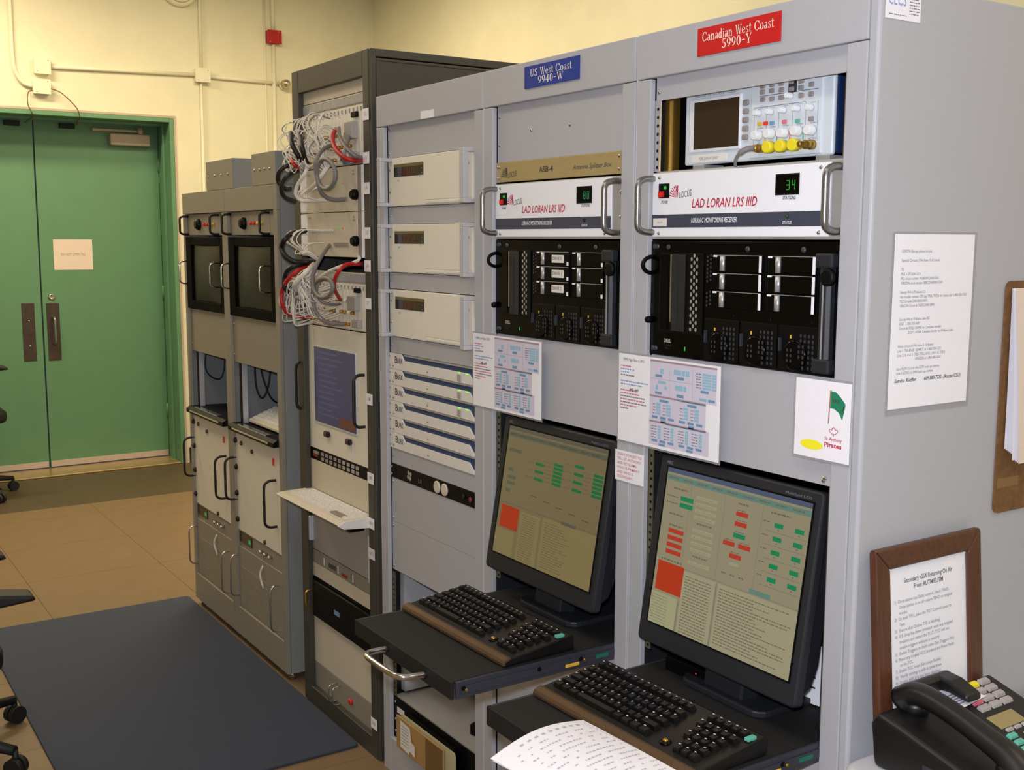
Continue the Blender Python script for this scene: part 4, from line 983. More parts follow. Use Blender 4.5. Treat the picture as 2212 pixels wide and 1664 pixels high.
# ================================================================== PAPERS ON THE RACK FRONTS
def dashes(b, x0, x1, z, h, m, y, rnd=(0.003, 0.010), gap=0.0016):
    x = x0
    while x < x1-0.001:
        l = R.uniform(*rnd); b.quad(x, min(x1, x+l), z, z+h, y, m); x += l+gap
def config_sheet(x, z, label, header):
    W_, H_ = 0.297, 0.180
    o = sheet('settings_sheet', label, 'paper', (x, -0.0022, z), W_, H_)
    b = MB(); y = -0.0009; lil, blu, bld, bar, ink_, red_, inkb, soft = range(8)
    b.text(header, 0.014, H_-0.014, 0.0062, y, ink_, width=0.066)
    for k, (c, n) in enumerate(((red_, 0.4), (inkb, 0.5), (inkb, 0.3), (soft, 0.5), (None, 0), (inkb, 1.0), (inkb, 0.8), (None, 0), (red_, 0.6), (red_, 0.7), (soft, 0.9), (red_, 0.9), (soft, 0.95), (red_, 0.6), (soft, 0.3))):
        if c is None: continue
        dashes(b, 0.007, 0.007+0.085*n, H_-0.026-k*0.0062, 0.0024, c, y)
    b.text('-440 -640', 0.034, H_-0.0745, 0.006, y, ink_, width=0.03, bold=0.02)
    i0 = 0.099
    b.quad(i0, 0.288, H_-0.074, H_-0.004, y+0.0002, lil); b.quad(i0, 0.260, H_-0.126, H_-0.074, y+0.0002, lil); b.quad(i0, 0.270, 0.006, H_-0.126, y+0.0002, lil)
    b.quad(i0, 0.288, H_-0.0075, H_-0.004, y, bar); b.quad(i0, 0.26, H_-0.0775, H_-0.074, y, bar); b.quad(i0, 0.262, H_-0.1285, H_-0.125, y, bar)
    b.quad(i0+0.082, 0.26, H_-0.079, H_-0.0765, y, blu); b.quad(i0+0.05, 0.262, H_-0.130, H_-0.1275, y, blu)
    def field(x0, x1, z0, z1, m=blu): b.quad(x0, x1, z0, z1, y, m)
    for xx in (0.157, 0.222): b.quad(xx, xx+0.0005, H_-0.072, H_-0.009, y, bar)
    b.quad(i0, 0.222, H_-0.041, H_-0.0405, y, bar)
    field(0.129, 0.139, H_-0.030, H_-0.020); field(0.115, 0.135, H_-0.037, H_-0.032, bld); field(0.116, 0.124, H_-0.062, H_-0.053); field(0.142, 0.150, H_-0.060, H_-0.054); field(0.115, 0.135, H_-0.071, H_-0.066, bld); field(0.124, 0.146, H_-0.050, H_-0.044)
    for x0, x1 in ((0.169, 0.190), (0.192, 0.201), (0.203, 0.213)): field(x0, x1, H_-0.028, H_-0.018)
    field(0.178, 0.198, H_-0.037, H_-0.031, bld)
    for x0, x1 in ((0.173, 0.195), (0.197, 0.205)): field(x0, x1, H_-0.058, H_-0.048)
    field(0.178, 0.198, H_-0.071, H_-0.065, bld)
    for k in range(6):
        field(0.249, 0.273, H_-0.0215-k*0.0052, H_-0.0175-k*0.0052); field(0.275, 0.286, H_-0.0215-k*0.0052, H_-0.0175-k*0.0052); dashes(b, 0.232, 0.246, H_-0.0205-k*0.0052, 0.0018, soft, y)
    field(0.245, 0.267, H_-0.055, H_-0.050, bld); field(0.242, 0.262, H_-0.070, H_-0.065); field(0.266, 0.284, H_-0.070, H_-0.065, bld)
    for c0, z0 in ((0.107, H_-0.079), (0.187, H_-0.079)):
        field(c0+0.022, c0+0.048, z0-0.007, z0-0.002, bld)
        for k in range(4):
            for dx in (0.008, 0.038): field(c0+dx+0.004, c0+dx+0.017, z0-0.0145-k*0.0062, z0-0.0095-k*0.0062); dashes(b, c0+dx-0.006, c0+dx+0.002, z0-0.0135-k*0.0062, 0.0016, soft, y)
        for k in range(3): field(c0+k*0.024, c0+k*0.024+0.017, z0-0.041, z0-0.036, bld)
        field(c0+0.026, c0+0.042, z0-0.048, z0-0.0425, bld)
    for c0, z0 in ((0.107, H_-0.131), (0.187, H_-0.131)):
        for k in range(5):
            for dx in (0.014, 0.052): field(c0+dx+0.004, c0+dx+0.013, z0-0.007-k*0.0055, z0-0.0025-k*0.0055); dashes(b, c0+dx-0.016, c0+dx+0.001, z0-0.006-k*0.0055, 0.0016, soft, y)
        for k in range(3): field(c0+k*0.024, c0+k*0.024+0.017, z0-0.036, z0-0.031, bld)
        field(c0+0.022, c0+0.040, z0-0.0425, z0-0.0375, bld)
    b.build('printing', ['ui_lilac', 'ui_blue', 'ui_blue_d', 'ui_bar', 'ink', 'ink_red', 'ink_blue', 'ink_soft'], o, fix=False)
    lm = MB().box(-0.004, W_+0.004, 0.0, 0.0006, -0.004, H_+0.004).build('laminate', 'laminate', o)
    return o
config_sheet(0.5215, 1.1775, 'printed settings sheet taped over the blank panel in the middle rack', '9940 Low Rate CWU')
config_sheet(1.0985, 1.1775, 'printed settings sheet left of the pirate flag poster', '5990 High Rate CWU')
o = sheet('team_poster', 'white poster with green flag and maple leaf, below the near server', 'poster', (1.578, -0.0024, 1.2255), 0.1175, 0.1325)
b = MB(); y = -0.0009
b.disc(0.038, 0.022, y, 0.0245, 28, 1, rz=0.0085)
b.poly([(0.0715, 0.062), (0.0735, 0.062), (0.0765, 0.118), (0.0740, 0.118)], y-0.0001, 2)
b.poly([(0.0765, 0.117), (0.086, 0.116), (0.096, 0.109), (0.106, 0.099), (0.1065, 0.095), (0.101, 0.071), (0.094, 0.082), (0.084, 0.088), (0.0752, 0.0885)], y-0.0001, 3)
b.text('RRR', 0.0795, 0.0985, 0.006, y-0.0003, 4, width=0.016).text('!', 0.0995, 0.081, 0.013, y-0.0003, 4, shear=0.2)
leaf_ = [(0, 1.0), (0.14, 0.66), (0.32, 0.76), (0.25, 0.30), (0.52, 0.54), (0.58, 0.40), (0.86, 0.44), (0.76, 0.20), (0.88, 0.08), (0.42, -0.26), (0.46, -0.42), (0.06, -0.36)]
leaf_ = leaf_ + [(0.05, -0.75), (-0.05, -0.75)] + [(-a, c) for a, c in reversed(leaf_)][:-1]
lp = [(0.084+a*0.0105, 0.0495+c*0.0085) for a, c in leaf_]
cx_ = sum(p[0] for p in lp)/len(lp); cz_ = sum(p[1] for p in lp)/len(lp)
for i in range(len(lp)):
    a, c = lp[i], lp[(i+1) % len(lp)]; d = Vector((c[0]-a[0], c[1]-a[1])); nn = Vector((-d.y, d.x)).normalized()*0.00045
    b.poly([(a[0]-nn.x, a[1]-nn.y), (c[0]-nn.x, c[1]-nn.y), (c[0]+nn.x, c[1]+nn.y), (a[0]+nn.x, a[1]+nn.y)], y-0.0001, 0)
b.text('St. Anthony', 0.066, 0.0345, 0.0058, y-0.0001, 0, width=0.036, bold=0.012).text('Pirates', 0.066, 0.0235, 0.0075, y-0.0001, 0, width=0.036, bold=0.03)
b.build('printing', ['locus_red', 'ellipse_yellow', 'flag_pole', 'flag_green', 'ink'], o, fix=False)
MB().box(-0.005, 0.1175, 0.0, 0.0006, -0.004, 0.137).build('laminate', 'laminate', o)
o = sheet('reminder_note', 'small white reminder note in red capitals beside the near monitor', 'note', (1.091, -0.0022, 1.092), 0.092, 0.064)
b = MB()
for k, s in enumerate(["DON'T FORGET TO", 'TELL ST ANTHONY', 'AND PETALUMA', 'WHO IS PRIMARY', 'AND WHO IS', 'SECONDARY.']):
    b.text(s, 0.007, 0.0535-k*0.0094, 0.0056, -0.0009, 0, width=0.0052*len(s), bold=0.008)
b.build('printing', ['ink_red'], o, fix=False)
# ================================================================== NEAR END OF THE RACK
EX = RX[2]+0.56+0.0195
o = sheet('business_card', 'white paper card with blue letters cut by the top edge of the picture', 'card', (EX+0.0006, 0.010, 1.928), 0.084, 0.055, '+x')
b = MB(); b.text('CECS', 0.006, 0.021, 0.020, -0.0009, 0, width=0.042)
for k in range(7): dashes(b, 0.056, 0.080, 0.010+k*0.0045, 0.0014, 1, -0.0009)
dashes(b, 0.008, 0.05, 0.006, 0.0014, 1, -0.0009)
b.build('printing', ['ink_blue', 'ink_soft'], o, fix=False)
o = sheet('phone_list', 'white sheet of telephone circuit notes on the rack end panel', 'paper', (EX+0.0012, 0.058, 1.314), 0.208, 0.2845, '+x')
LINES = ['LORSTA George phone circuits', '', 'Special Circuits (We have 4 of them)', '', 'T1', 'MCI 1-877-624-1218', 'MCI circuit number: MGBD0FLD00010001', 'VERIZON circuit number: 80BCGS408389GTEW', '', 'George WA to Petaluma CA', 'the trouble contact CM: tag TRBL TKT#, for status call 1-800-343-7431', 'MCI Circuit# ZABGB05ID0001', 'VERIZON Circuit #: 76XDCS440138PN', '', '', 'George Wa to Williams Lake BC', 'AT&T  1-800-352-4387', 'Circuit #: FDEJ-126945 to Canadian border', '          ZGDC-14768  Canadian border to Williams Lake', '', '', 'Voice circuits (We have 5 of them)', 'Line 1 (765-8183)  QWEST at 1-800-954-1211', 'Line 2, 3, 4 & 5 (785-7752, 5032, 2411 & 2701)', '                   VERIZON at 1-800-483-2000', '', 'Line 4 (2411) is to the ECM back up comms', 'Line 5 (2701) is 5990 back up comms']
b = MB()
for k, s in enumerate(LINES):
    if s.strip():
        ind = len(s)-len(s.lstrip()); tx = s.strip()
        b.text(tx, 0.018+ind*0.0024, 0.255-k*0.00735, 0.0046, -0.0009, 0, width=min(0.175, len(tx)*0.0027))
b.text('Sandra Kieffer', 0.014, 0.0435, 0.0062, -0.0009, 1, width=0.056, shear=0.1, bold=0.012).text('609-583-7222 -(Router/CSU)', 0.090, 0.0435, 0.0062, -0.0009, 1, width=0.098, shear=0.1, bold=0.012)
b.build('printing', ['ink_soft', 'ink'], o, fix=False)
MB().box(-0.005, 0.216, 0.0, 0.0006, -0.010, 0.2885).build('laminate', 'laminate', o)
# clipboard
t = thing('clipboard', 'brown clipboard with a thick sheaf of papers on the rack end panel', 'clipboard', (EX, 0.362, 1.10), math.pi/2)
MB().prism(rrect(0, 0.229, 0, 0.418, 0.014), 'y', -0.0045, -0.001).build('board', 'clipboard', t)
for k in range(9):
    dx = 0.012-0.0009*k+ (0.004 if k > 5 else 0); b0 = 0.118-0.010*(k > 4)-0.002*k
    n_ = 8; vs = []
    for i in range(n_+1):
        f = i/n_; z = 0.405+(b0-0.405)*f; yy = -0.0048-0.0011*k-0.010*math.sin(f*math.pi/2)*(0.3+k*0.12)
        lean = 0.020*f*(k/8.0)
        vs += [(dx+lean+0.004, yy, z), (dx+0.205+lean, yy, z)]
    MB().add(vs, [(2*i, 2*i+1, 2*i+3, 2*i+2) for i in range(n_)], 0, True).build('sheet', 'paper' if k != 8 else 'paper_door', t, fix=False)
MB().box(0.07, 0.16, -0.026, -0.0045, 0.385, 0.408).box(0.075, 0.155, -0.030, -0.024, 0.36, 0.39).build('clip', 'chrome', t, bevel=0.003)
MB().box(0.006, 0.070, -0.0052, -0.0045, 0.046, 0.064).build('tape_strip', 'tape', t)
# desk
DT = 0.735
t = thing('desk', 'pale grey desk end with rounded corner beside the near rack', 'desk', (1.728, -0.05, 0))
pl = []
for cx__, cy__, a in ((0.05, 0.05, 180), (1.15, 0.05, 270), (1.15, 0.75, 0), (0.05, 0.75, 90)):
    for i in range(7):
        th = math.radians(a+15*i); pl.append((cx__+0.05*math.cos(th), cy__+0.05*math.sin(th)))
MB().prism(pl, 'z', DT-0.034, DT).build('top', 'desk', t, bevel=0.012, seg=4)
for xx in (0.06, 1.10):
    MB().box(xx, xx+0.04, 0.08, 0.72, 0.0, DT-0.035).build('leg', 'desk', t, bevel=0.004)
MB().box(0.10, 1.10, 0.66, 0.68, 0.35, DT-0.035).build('modesty_panel', 'desk', t)
# picture frame leaning against the end panel
t = thing('picture_frame', 'brown wooden frame with printed procedure leaning against the rack end', 'picture frame', (1.752, 0.020, DT+0.0005))
FW, FH = 0.281, 0.352; t.rotation_euler = (-math.radians(4.6), 0, math.pi/2)
fwid = 0.036
def rail_(pts2, m, nm):
    return MB().prism(pts2, 'y', -0.016, 0.0).build(nm, m, t, bevel=0.004, seg=3)
rail_([(0, 0), (0, FH), (fwid, FH-fwid), (fwid, fwid)], 'wood', 'side_rail')
rail_([(FW, 0), (FW-fwid, fwid), (FW-fwid, FH-fwid), (FW, FH)], 'wood', 'side_rail')
rail_([(0, FH), (FW, FH), (FW-fwid, FH-fwid), (fwid, FH-fwid)], 'wood_h', 'cross_rail')
rail_([(0, 0), (fwid, fwid), (FW-fwid, fwid), (FW, 0)], 'wood_h', 'cross_rail')
pg = MB().box(fwid-0.002, FW-fwid+0.002, -0.008, -0.006, fwid-0.002, FH-fwid+0.002).build('page', 'paper', t)
b = MB(); PX = fwid+0.030
b.text('Secondary nSSX Returning On Air', FW/2+0.002, FH-fwid-0.030, 0.0080, -0.0084, 0, width=0.130, align='c', bold=0.012)
b.text('From AUTM/EUTM', FW/2+0.002, FH-fwid-0.043, 0.0080, -0.0084, 0, width=0.078, align='c', bold=0.012)
PR = ['1)  Once station has Delta control, check TINO.', '     Once station is on air return TINO to original', '     tracks.', '2)  On both TFE\'s, place the TOT Control Loops to', '     Open.', '3)  Ensure that Online TFE is blinking.', '4)  If E-Stop has been initiated reset any tripped', '     breakers and restart the TCC. (TCC will not', '     enable triggers without a restart)', '5)  Enable Triggers on both sides (Set Triggers On)', '6)  Reset any tripped HCG breakers and Reset Faults', '     on the TCC.', '7)  Enable TCC loops (Set Loops Enable)', '8)  Verify timing is still in tolerance.', '9)  Enable ABS if it has been disabled.', '10) Toggle Blanking of standby TFE if necessary.', '11) Check parameters. (Antenna Current, APA', '     Loops, ECD, SYNC, ...) and request', '12) Confirm', '     A-1']
for k, s in enumerate(PR):
    ind = 0.012 if s.startswith(' ') else 0.0; tx = s.strip()
    b.text(tx, fwid+0.016+ind, FH-fwid-0.062-k*0.0098, 0.0056, -0.0084, 1, width=len(tx)*0.00308)
b.build('printing', ['ink', 'ink_soft'], t if False else pg, fix=False)
MB().box(fwid-0.001, FW-fwid+0.001, -0.0100, -0.0092, fwid-0.001, FH-fwid+0.001).build('glass', 'glass_clear', t)
# ================================================================== TELEPHONE
t = TEL = thing('telephone', 'black office telephone with note under its handset, on the desk', 'telephone', (1.768, 0.035, DT+0.0006))
SL = 0.28
def pz(x): return 0.094-SL*x
b = MB().prism([(0, 0.0), (0.235, 0.0), (0.235, pz(0.235)), (0.0, pz(0.0)), (-0.004, 0.03)], 'y', 0.075, 0.270); b.build('body', 'phone_black', t, bevel=0.006, seg=3)
MB().prism([(-0.004, 0.0), (0.235, 0.0), (0.24, 0.02), (0.235, 0.036), (0.04, 0.084), (0.0, 0.092), (-0.014, 0.072)], 'y', -0.030, 0.0745).build('cradle', 'phone_black', t, bevel=0.008, seg=3)
def pk(x, y, w_, d_, m, h=0.006, nm='button'):
    vs = []
    for zz, i in ((0.0, 0), (h, 0.0015)):
        for a, c in ((x+i, y+i), (x+d_-i, y+i), (x+d_-i, y+w_-i), (x+i, y+w_-i)): vs.append((a, c, pz(a)+zz))
    return MB().add(vs, [(0,3,2,1),(4,5,6,7),(0,1,5,4),(1,2,6,5),(2,3,7,6),(3,0,4,7)]).build(nm, m, t, bevel=0.001)
yo = 0.035
for r in range(4):
    for c in range(3):
        m = 'phone_key'
        if r == 0 and c == 1: m = 'yellow'
        if r == 2 and c == 0: m = 'ink_red'
        pk(0.009+r*0.0165, 0.158+c*0.031-r*0.003, 0.026, 0.012, m)
pk(0.081, 0.142, 0.070, 0.030, 'phone_lcd', 0.002, 'display')
for c in range(3): pk(0.113, 0.146+c*0.022, 0.018, 0.007, 'phone_key', 0.004)
pk(0.083, 0.098, 0.022, 0.010, 'phone_key'); pk(0.100, 0.094, 0.026, 0.013, 'phone_red'); pk(0.083, 0.088, 0.005, 0.014, 'phone_red', 0.003, 'message_lamp')
for r in range(4):
    for c in range(3): pk(0.122+r*0.0145, 0.064+0.018+c*0.0155-r*0.003, 0.013, 0.009, 'phone_key', 0.005)
pk(0.184, 0.075, 0.042, 0.010, 'phone_key', 0.005)
for r in range(5): pk(0.124+r*0.0145, 0.132-r*0.003, 0.022, 0.010, 'phone_teal' if r < 4 else 'phone_key', 0.005)
pk(0.128, 0.172, 0.03, 0.02, 'phone_lcd', 0.002, 'label_window')
hs = spline([(0.006, 0.036, 0.102), (0.020, 0.036, 0.116), (0.05, 0.036, 0.118), (0.10, 0.036, 0.108), (0.15, 0.036, 0.092), (0.19, 0.036, 0.078), (0.215, 0.036, 0.058)], 5)
rr = []
for i in range(len(hs)):
    f = i/(len(hs)-1); rr.append(0.017+0.009*abs(2*f-1)**2.5)
h_ = MB().tube(hs, rr, 14); h_.v = [(v[0], 0.036+(v[1]-0.036)*1.25, v[2]) for v in h_.v]
ho = h_.build('handset', 'phone_black', t)
MB().lathe([(0.022, 0), (0.024, -0.010), (0.021, -0.022)], (0.020, 0.040, 0.106), 'z', 18).build('earpiece', 'phone_black', ho)
MB().lathe([(0.027, 0), (0.030, -0.012), (0.026, -0.030)], (0.205, 0.036, 0.072), 'z', 18).build('mouthpiece', 'phone_black', ho)
MB().prism([(-0.012, 0.098), (-0.010, 0.122), (0.004, 0.128), (0.016, 0.122), (0.014, 0.100)], 'y', 0.040, 0.150).build('rest_bridge', 'phone_black', ho, bevel=0.005)
MB().prism([(0.0, 0.100), (0.0, 0.127), (0.03, 0.124), (0.066, 0.110), (0.068, 0.098), (0.03, 0.104)], 'y', 0.112, 0.150).build('shoulder_rest', 'phone_black', ho, bevel=0.005)
MB().box(0.09, 0.19, -0.031, -0.030, 0.018, 0.040).build('speaker_grille', 'slide', t)
# paper slip under the handset
n_ = 8; vs = []
for i in range(n_+1):
    f = i/n_; x = 0.005+0.062*f
    vs += [(x, 0.085, pz(x)+0.0075+0.010*f*f), (x-0.004, 0.158+0.012*f, pz(x)+0.0105+0.012*f*f)]
nt_ = MB().add(vs, [(2*i, 2*i+1, 2*i+3, 2*i+2) for i in range(n_)], 0, True)
po = nt_.build('paper_slip', 'paper', loc=(1.768, 0.035, DT+0.0006), fix=False); tag(po, 'small white paper slip tucked under the telephone handset', 'paper')
pn = MB()
for k in range(5): pn.add([(0.03+k*0.006, 0.100, pz(0.03+k*0.006)+0.0135+k*0.0008), (0.032+k*0.006, 0.100, pz(0.032+k*0.006)+0.0135+k*0.0008), (0.032+k*0.006, 0.148, pz(0.032+k*0.006)+0.0152+k*0.0008), (0.03+k*0.006, 0.148, pz(0.03+k*0.006)+0.0152+k*0.0008)], [(0,1,2,3)])
pn.build('printing', 'ink_soft', po, fix=False)
MB().tube(spline([(0.004, 0.265, 0.02), (0.032, 0.325, 0.006), (0.082, 0.385, 0.004), (0.132, 0.485, 0.004), (0.152, 0.6, 0.004)], 8), 0.003, 8).build('line_cord', 'rubber', TEL)
# ================================================================== LOOSE PRINTOUT ON THE NEAR TRAY
A0 = Vector((1.379, -0.296)); B0 = Vector((1.407, -0.505)); U = (B0-A0); Lw = 0.216; U.normalize(); V = Vector((-U.y, U.x)); V = V if V.x > 0 else -V
def printout(dz, dx, m, label, grp, pr):
    n1, n2 = 12, 6; vs = []
    def P3(a, c):
        p = A0+U*(a*Lw)+V*(c*0.279+dx); over = max(0.0, -0.405-p.y)
        z = TZ+0.003+dz+0.016*math.sin(a*math.pi)*(1-0.55*c)-0.10*over*over*3+0.004
        return (p.x, p.y, max(z, TZ+0.002+dz))
    for j in range(n2+1):
        for i in range(n1+1): vs.append(P3(i/n1, j/n2))
    fs = [(j*(n1+1)+i, j*(n1+1)+i+1, (j+1)*(n1+1)+i+1, (j+1)*(n1+1)+i) for j in range(n2) for i in range(n1)]
    o = tag(MB().add(vs, fs, 0, True).build('printout', m, fix=False), label, 'paper', grp)
    if pr:
        b = MB()
        def bar(a0, a1, c0, c1):
            p = [P3(a0, c0), P3(a1, c0), P3(a1, c1), P3(a0, c1)]; b.add([(q[0], q[1], q[2]+0.0008) for q in p], [(0,1,2,3)])
        for k in range(9): bar(0.14+k*0.075, 0.14+k*0.075+0.035, 0.06, 0.078)
        for rr_ in range(14):
            c = 0.13+rr_*0.055; a = R.uniform(0.08, 0.2)
            while a < 0.9:
                l = R.uniform(0.01, 0.03); bar(a, a+l, c, c+0.012); a += l+R.choice((0.012, 0.012, 0.08))
        for k in range(10): bar(0.06, 0.065, 0.05+k*0.09, 0.05+k*0.09+0.085)
        b.build('printing', 'ink_faint', o, fix=False)
printout(0.0, 0.006, 'paper', 'lower white sheet peeking out under the top printout on the near tray', 'loose printouts', False)
printout(0.0022, 0.0, 'paper', 'top white printout curling over the front of the near keyboard tray', 'loose printouts', True)
# ================================================================== DARK RACK
DKX, DKW, DKH, DKD = -0.620, 0.580, 2.122, 0.80
t = DRK = thing('dark_rack', 'tall charcoal equipment rack full of loose wires', 'equipment rack', (DKX, 0, 0))
for x0, x1 in ((0, 0.018), (0.0186, 0.056), (0.529, 0.5655), (0.566, 0.580)):
    MB().box(x0, x1, 0 if 0.01 < x0 < 0.55 else 0.002, 0.019, 0, DKH).build('stile', 'dark_rack', t, bevel=0.002)
MB().box(0.0564, 0.5286, 0.0, 0.019, 2.050, DKH).build('header', 'dark_rack', t, bevel=0.002)
MB().box(0.0564, 0.5286, 0.0, 0.019, 0.0, 0.062).build('plinth', 'dark_rack', t, bevel=0.002)
MB().box(0.572, 0.580, 0.0195, DKD, 0, DKH-0.0345).build('side_panel', 'dark_rack', t)
MB().box(0.562, 0.580, 0.0195, DKD, DKH-0.022, DKH).box(0.560, 0.5815, 0.0195, DKD, DKH-0.034, DKH-0.026).build('side_trim', 'dark_rack', t, bevel=0.002)
MB().box(0.0, 0.008, 0.0195, DKD, 0, DKH).build('side_panel', 'dark_rack', t)
MB().box(-0.024, -0.001, 0.03, 0.06, 0, DKH-0.03).build('hinge_post', 'dark_rack', t, bevel=0.003)
MB().box(0.0085, 0.5595, 0.0195, DKD, DKH-0.012, DKH).build('top_panel', 'dark_rack', t)
MB().box(0.0085, 0.5715, DKD-0.004, DKD, 0, DKH-0.0125).build('back_panel', 'dark_in', t)
DY = 0.0205
def dx(X): return X-0.0139*(2.8812-X)
def dz(z): return 1.589+(z-1.589)*1.0139
DP = -0.572; DWd = 0.487                          # panel left, panel width (world)
def dthing(name, label, cat, z0, group=None): return thing(name, label, cat, (DP, DY, dz(z0)), 0, group)
def dl(X): return dx(X)-DP
def dpanel(z0, z1, m, label, name='rack_panel', cat='rack panel', group='panels in the dark rack'):
    h = dz(z1)-dz(z0)-0.001
    if name == 'rack_panel':                       # plain panels belong to the rack itself
        o = MB().box(0, DWd, 0, 0.004, 0, h).build('rack_panel', m, DRK, loc=(DP-DKX, DY, dz(z0)), bevel=0.0008)
        return o, h
    o = dthing(name, label, cat, z0, group)
    MB().box(0, DWd, 0, 0.004, 0, h).build('plate', m, o, bevel=0.0008)
    return o, h
dpanel(2.008, 2.056, 'panel_tan', 'plain tan panel at the top of the dark rack')
def wire_chassis(z0, z1, label):
    o, h = dpanel(z0, z1, 'panel_tan', label, 'wiring_chassis', 'chassis', 'tan wiring chassis')
    MB().box(0.004, DWd-0.02, -0.003, 0, h-0.030, h-0.004).build('grille', 'panel_grey', o)
    g = MB()
    for k in range(58): g.box(0.008+k*0.0078, 0.008+k*0.0078+0.0042, -0.0042, -0.003, h-0.028, h-0.006)
    g.build('grille_slats', 'aluminium', o)['kind'] = 'stuff'
    for k in range(16):
        x = 0.03+k*0.0265
        c = MB().box(x, x+0.0255, -0.0018, 0, 0.004, h-0.034).build('card', 'panel_beige', o, bevel=0.0006)
        MB().box(x+0.004, x+0.009, -0.004, -0.0018, h-0.052, h-0.040).build('card_latch', 'btn_grey', c)
        for r in range(3):
            if k < 13: MB().cyl((x+0.013, -0.0018, 0.018+r*0.036), (x+0.013, -0.012, 0.018+r*0.036), 0.0055, 8).build('jack', 'brass' if (k+r) % 3 else 'panel_white', c)
    MB().box(0.355, 0.410, -0.022, -0.0018, h*0.36, h*0.60).build('connector_shell', 'panel_grey', o, bevel=0.002)
    MB().box(0.38, 0.415, -0.012, -0.0018, h*0.66, h*0.74).build('black_socket', 'black', o, bevel=0.002)
    MB().box(0.375, 0.42, -0.018, -0.0018, 0.012, 0.034).build('connector_shell', 'panel_grey', o, bevel=0.002)
    screws(o, [(x, z, 0) for x in (0.008, DWd-0.02) for z in (0.012, 0.03, h-0.02)], 'steel_dark')
wire_chassis(1.805, 2.007, 'upper tan wiring chassis with white patch wires in the dark rack')
wire_chassis(1.314, 1.489, 'lower tan wiring chassis with white patch wires in the dark rack')
def dist_unit(z0, z1, label):
    o = dthing('distribution_unit', label, 'rack unit', z0, 'tan distribution units'); h = dz(z1)-dz(z0)-0.001
    o.location.y = 0.002; x0, x1 = -0.509-DP, -0.137-DP; xr_ = -0.0925-DP
    MB().box(x0, x1, -0.002, 0.002, 0, h).box(x0, x1, 0.002, 0.3, 0.004, h-0.004).build('front_panel', 'panel_tan', o, bevel=0.0008)
    MB().box(0.0095, x0-0.0005, 0.0, 0.004, 0, h).build('mount_ear', 'aluminium', o)
    for e0, e1 in ((0.004, h*0.49), (h*0.51, h-0.004)): MB().box(0.011, x0-0.002, -0.002, 0.0, e0, e1).build('ear_plate', 'locus_white', o)
    MB().box(x1+0.0005, x1+0.028, -0.001, 0.003, 0, h).build('mount_ear', 'btn_grey', o); MB().box(x1+0.0285, xr_, -0.002, 0.003, 0, h).build('mount_ear', 'locus_white', o)
    for k, m in enumerate(('led_green', 'led_green', 'led_red')): MB().box(-0.27-DP+k*0.014, -0.27-DP+0.003+k*0.014, -0.0035, -0.002, h*0.62, h*0.66).build('indicator', m, o)
    for k in range(14):
        MB().cyl((x0+0.02+k*0.014, -0.002, h*0.60), (x0+0.02+k*0.014, -0.008, h*0.60), 0.0035, 6).build('terminal', 'panel_white', o)
    MB().box(-0.30-DP, -0.2-DP, -0.006, -0.002, h*0.25, h*0.32).build('terminal_strip', 'btn_grey', o)
    for s_, xx_, zz_ in (('DCD', x0+0.012, h-0.018), ('SIG', x1-0.03, h-0.018), ('RTN', x1-0.03, h-0.028)): MB().text(s_, xx_, zz_, 0.006, -0.0024).build('lettering', ['ink'], o, fix=False)
    MB().lathe([(0.016, 0), (0.015, -0.012), (0.011, -0.018)], (x1-0.006, -0.002, h*0.36), 'y', 14).build('knob', 'black', o)
dist_unit(1.668, 1.800, 'upper tan distribution unit between the wiring chassis')
dist_unit(1.534, 1.667, 'lower tan distribution unit between the wiring chassis')
# rack console with screen
o, h = dpanel(0.906, 1.312, 'panel_beige', 'beige panel with dark blue screen in the dark rack', 'rack_console', 'console', None)
zb_ = dz(0.906); zz = lambda z: dz(z)-zb_
sc_ = MB().box(dl(-0.475), dl(-0.160), -0.0035, -0.0, zz(0.994), zz(1.247)).build('screen_rim', 'bright_metal', o, bevel=0.001)
s_ = MB().box(dl(-0.468), dl(-0.160), -0.0042, -0.0035, zz(1.0), zz(1.243)).build('screen', 'blue_scr', sc_)
g = MB()
for k in range(12): g.quad(dl(-0.44), dl(-0.44)+R.uniform(0.10, 0.2), zz(1.225-k*0.018), zz(1.231-k*0.018), -0.0045, 0)
g.quad(dl(-0.28), dl(-0.165), zz(1.005), zz(1.035), -0.0045, 1)
g.build('screen_display', ['blue_scr2', 'blue_scr3'], s_, fix=False)
for X in (-0.374, -0.212): MB().box(dl(X)-0.016, dl(X)+0.016, -0.014, 0, zz(0.959), zz(0.978)).build('knob', 'smoke', o, bevel=0.005)
MB().box(dl(-0.197), dl(-0.195), -0.002, 0, zz(0.915), zz(0.965)).build('latch_line', 'bright_metal', o)
for X in (-0.548, -0.108):
    ax = dl(X); u = u_handle(ax, zz(1.030), zz(1.186), 0.036, 0.0048, 'wire_black', o)
o, h = dpanel(0.868, 0.9045, 'black', 'narrow black keypad strip below the dark blue screen', 'keypad_strip', 'keypad', None)
for r in range(2):
    for c in range(9): MB().box(dl(-0.43)+c*0.033, dl(-0.43)+c*0.033+0.017, -0.004, 0, 0.005+r*0.016, 0.016+r*0.016).build('button', 'btn_grey' if c < 5 else 'panel_grey', o, bevel=0.001)
MB().box(0.03, 0.07, -0.002, 0, 0.02, 0.03).build('badge', 'aluminium', o); MB().box(0.03, 0.06, -0.002, 0, 0.010, 0.018).build('red_badge', 'gem_red', o)
dpanel(0.764, 0.867, 'panel_tan', 'plain tan panel behind the fold-down keyboard')
o, h = dpanel(0.560, 0.763, 'panel_grey', 'recessed grey panel under the fold-down keyboard')
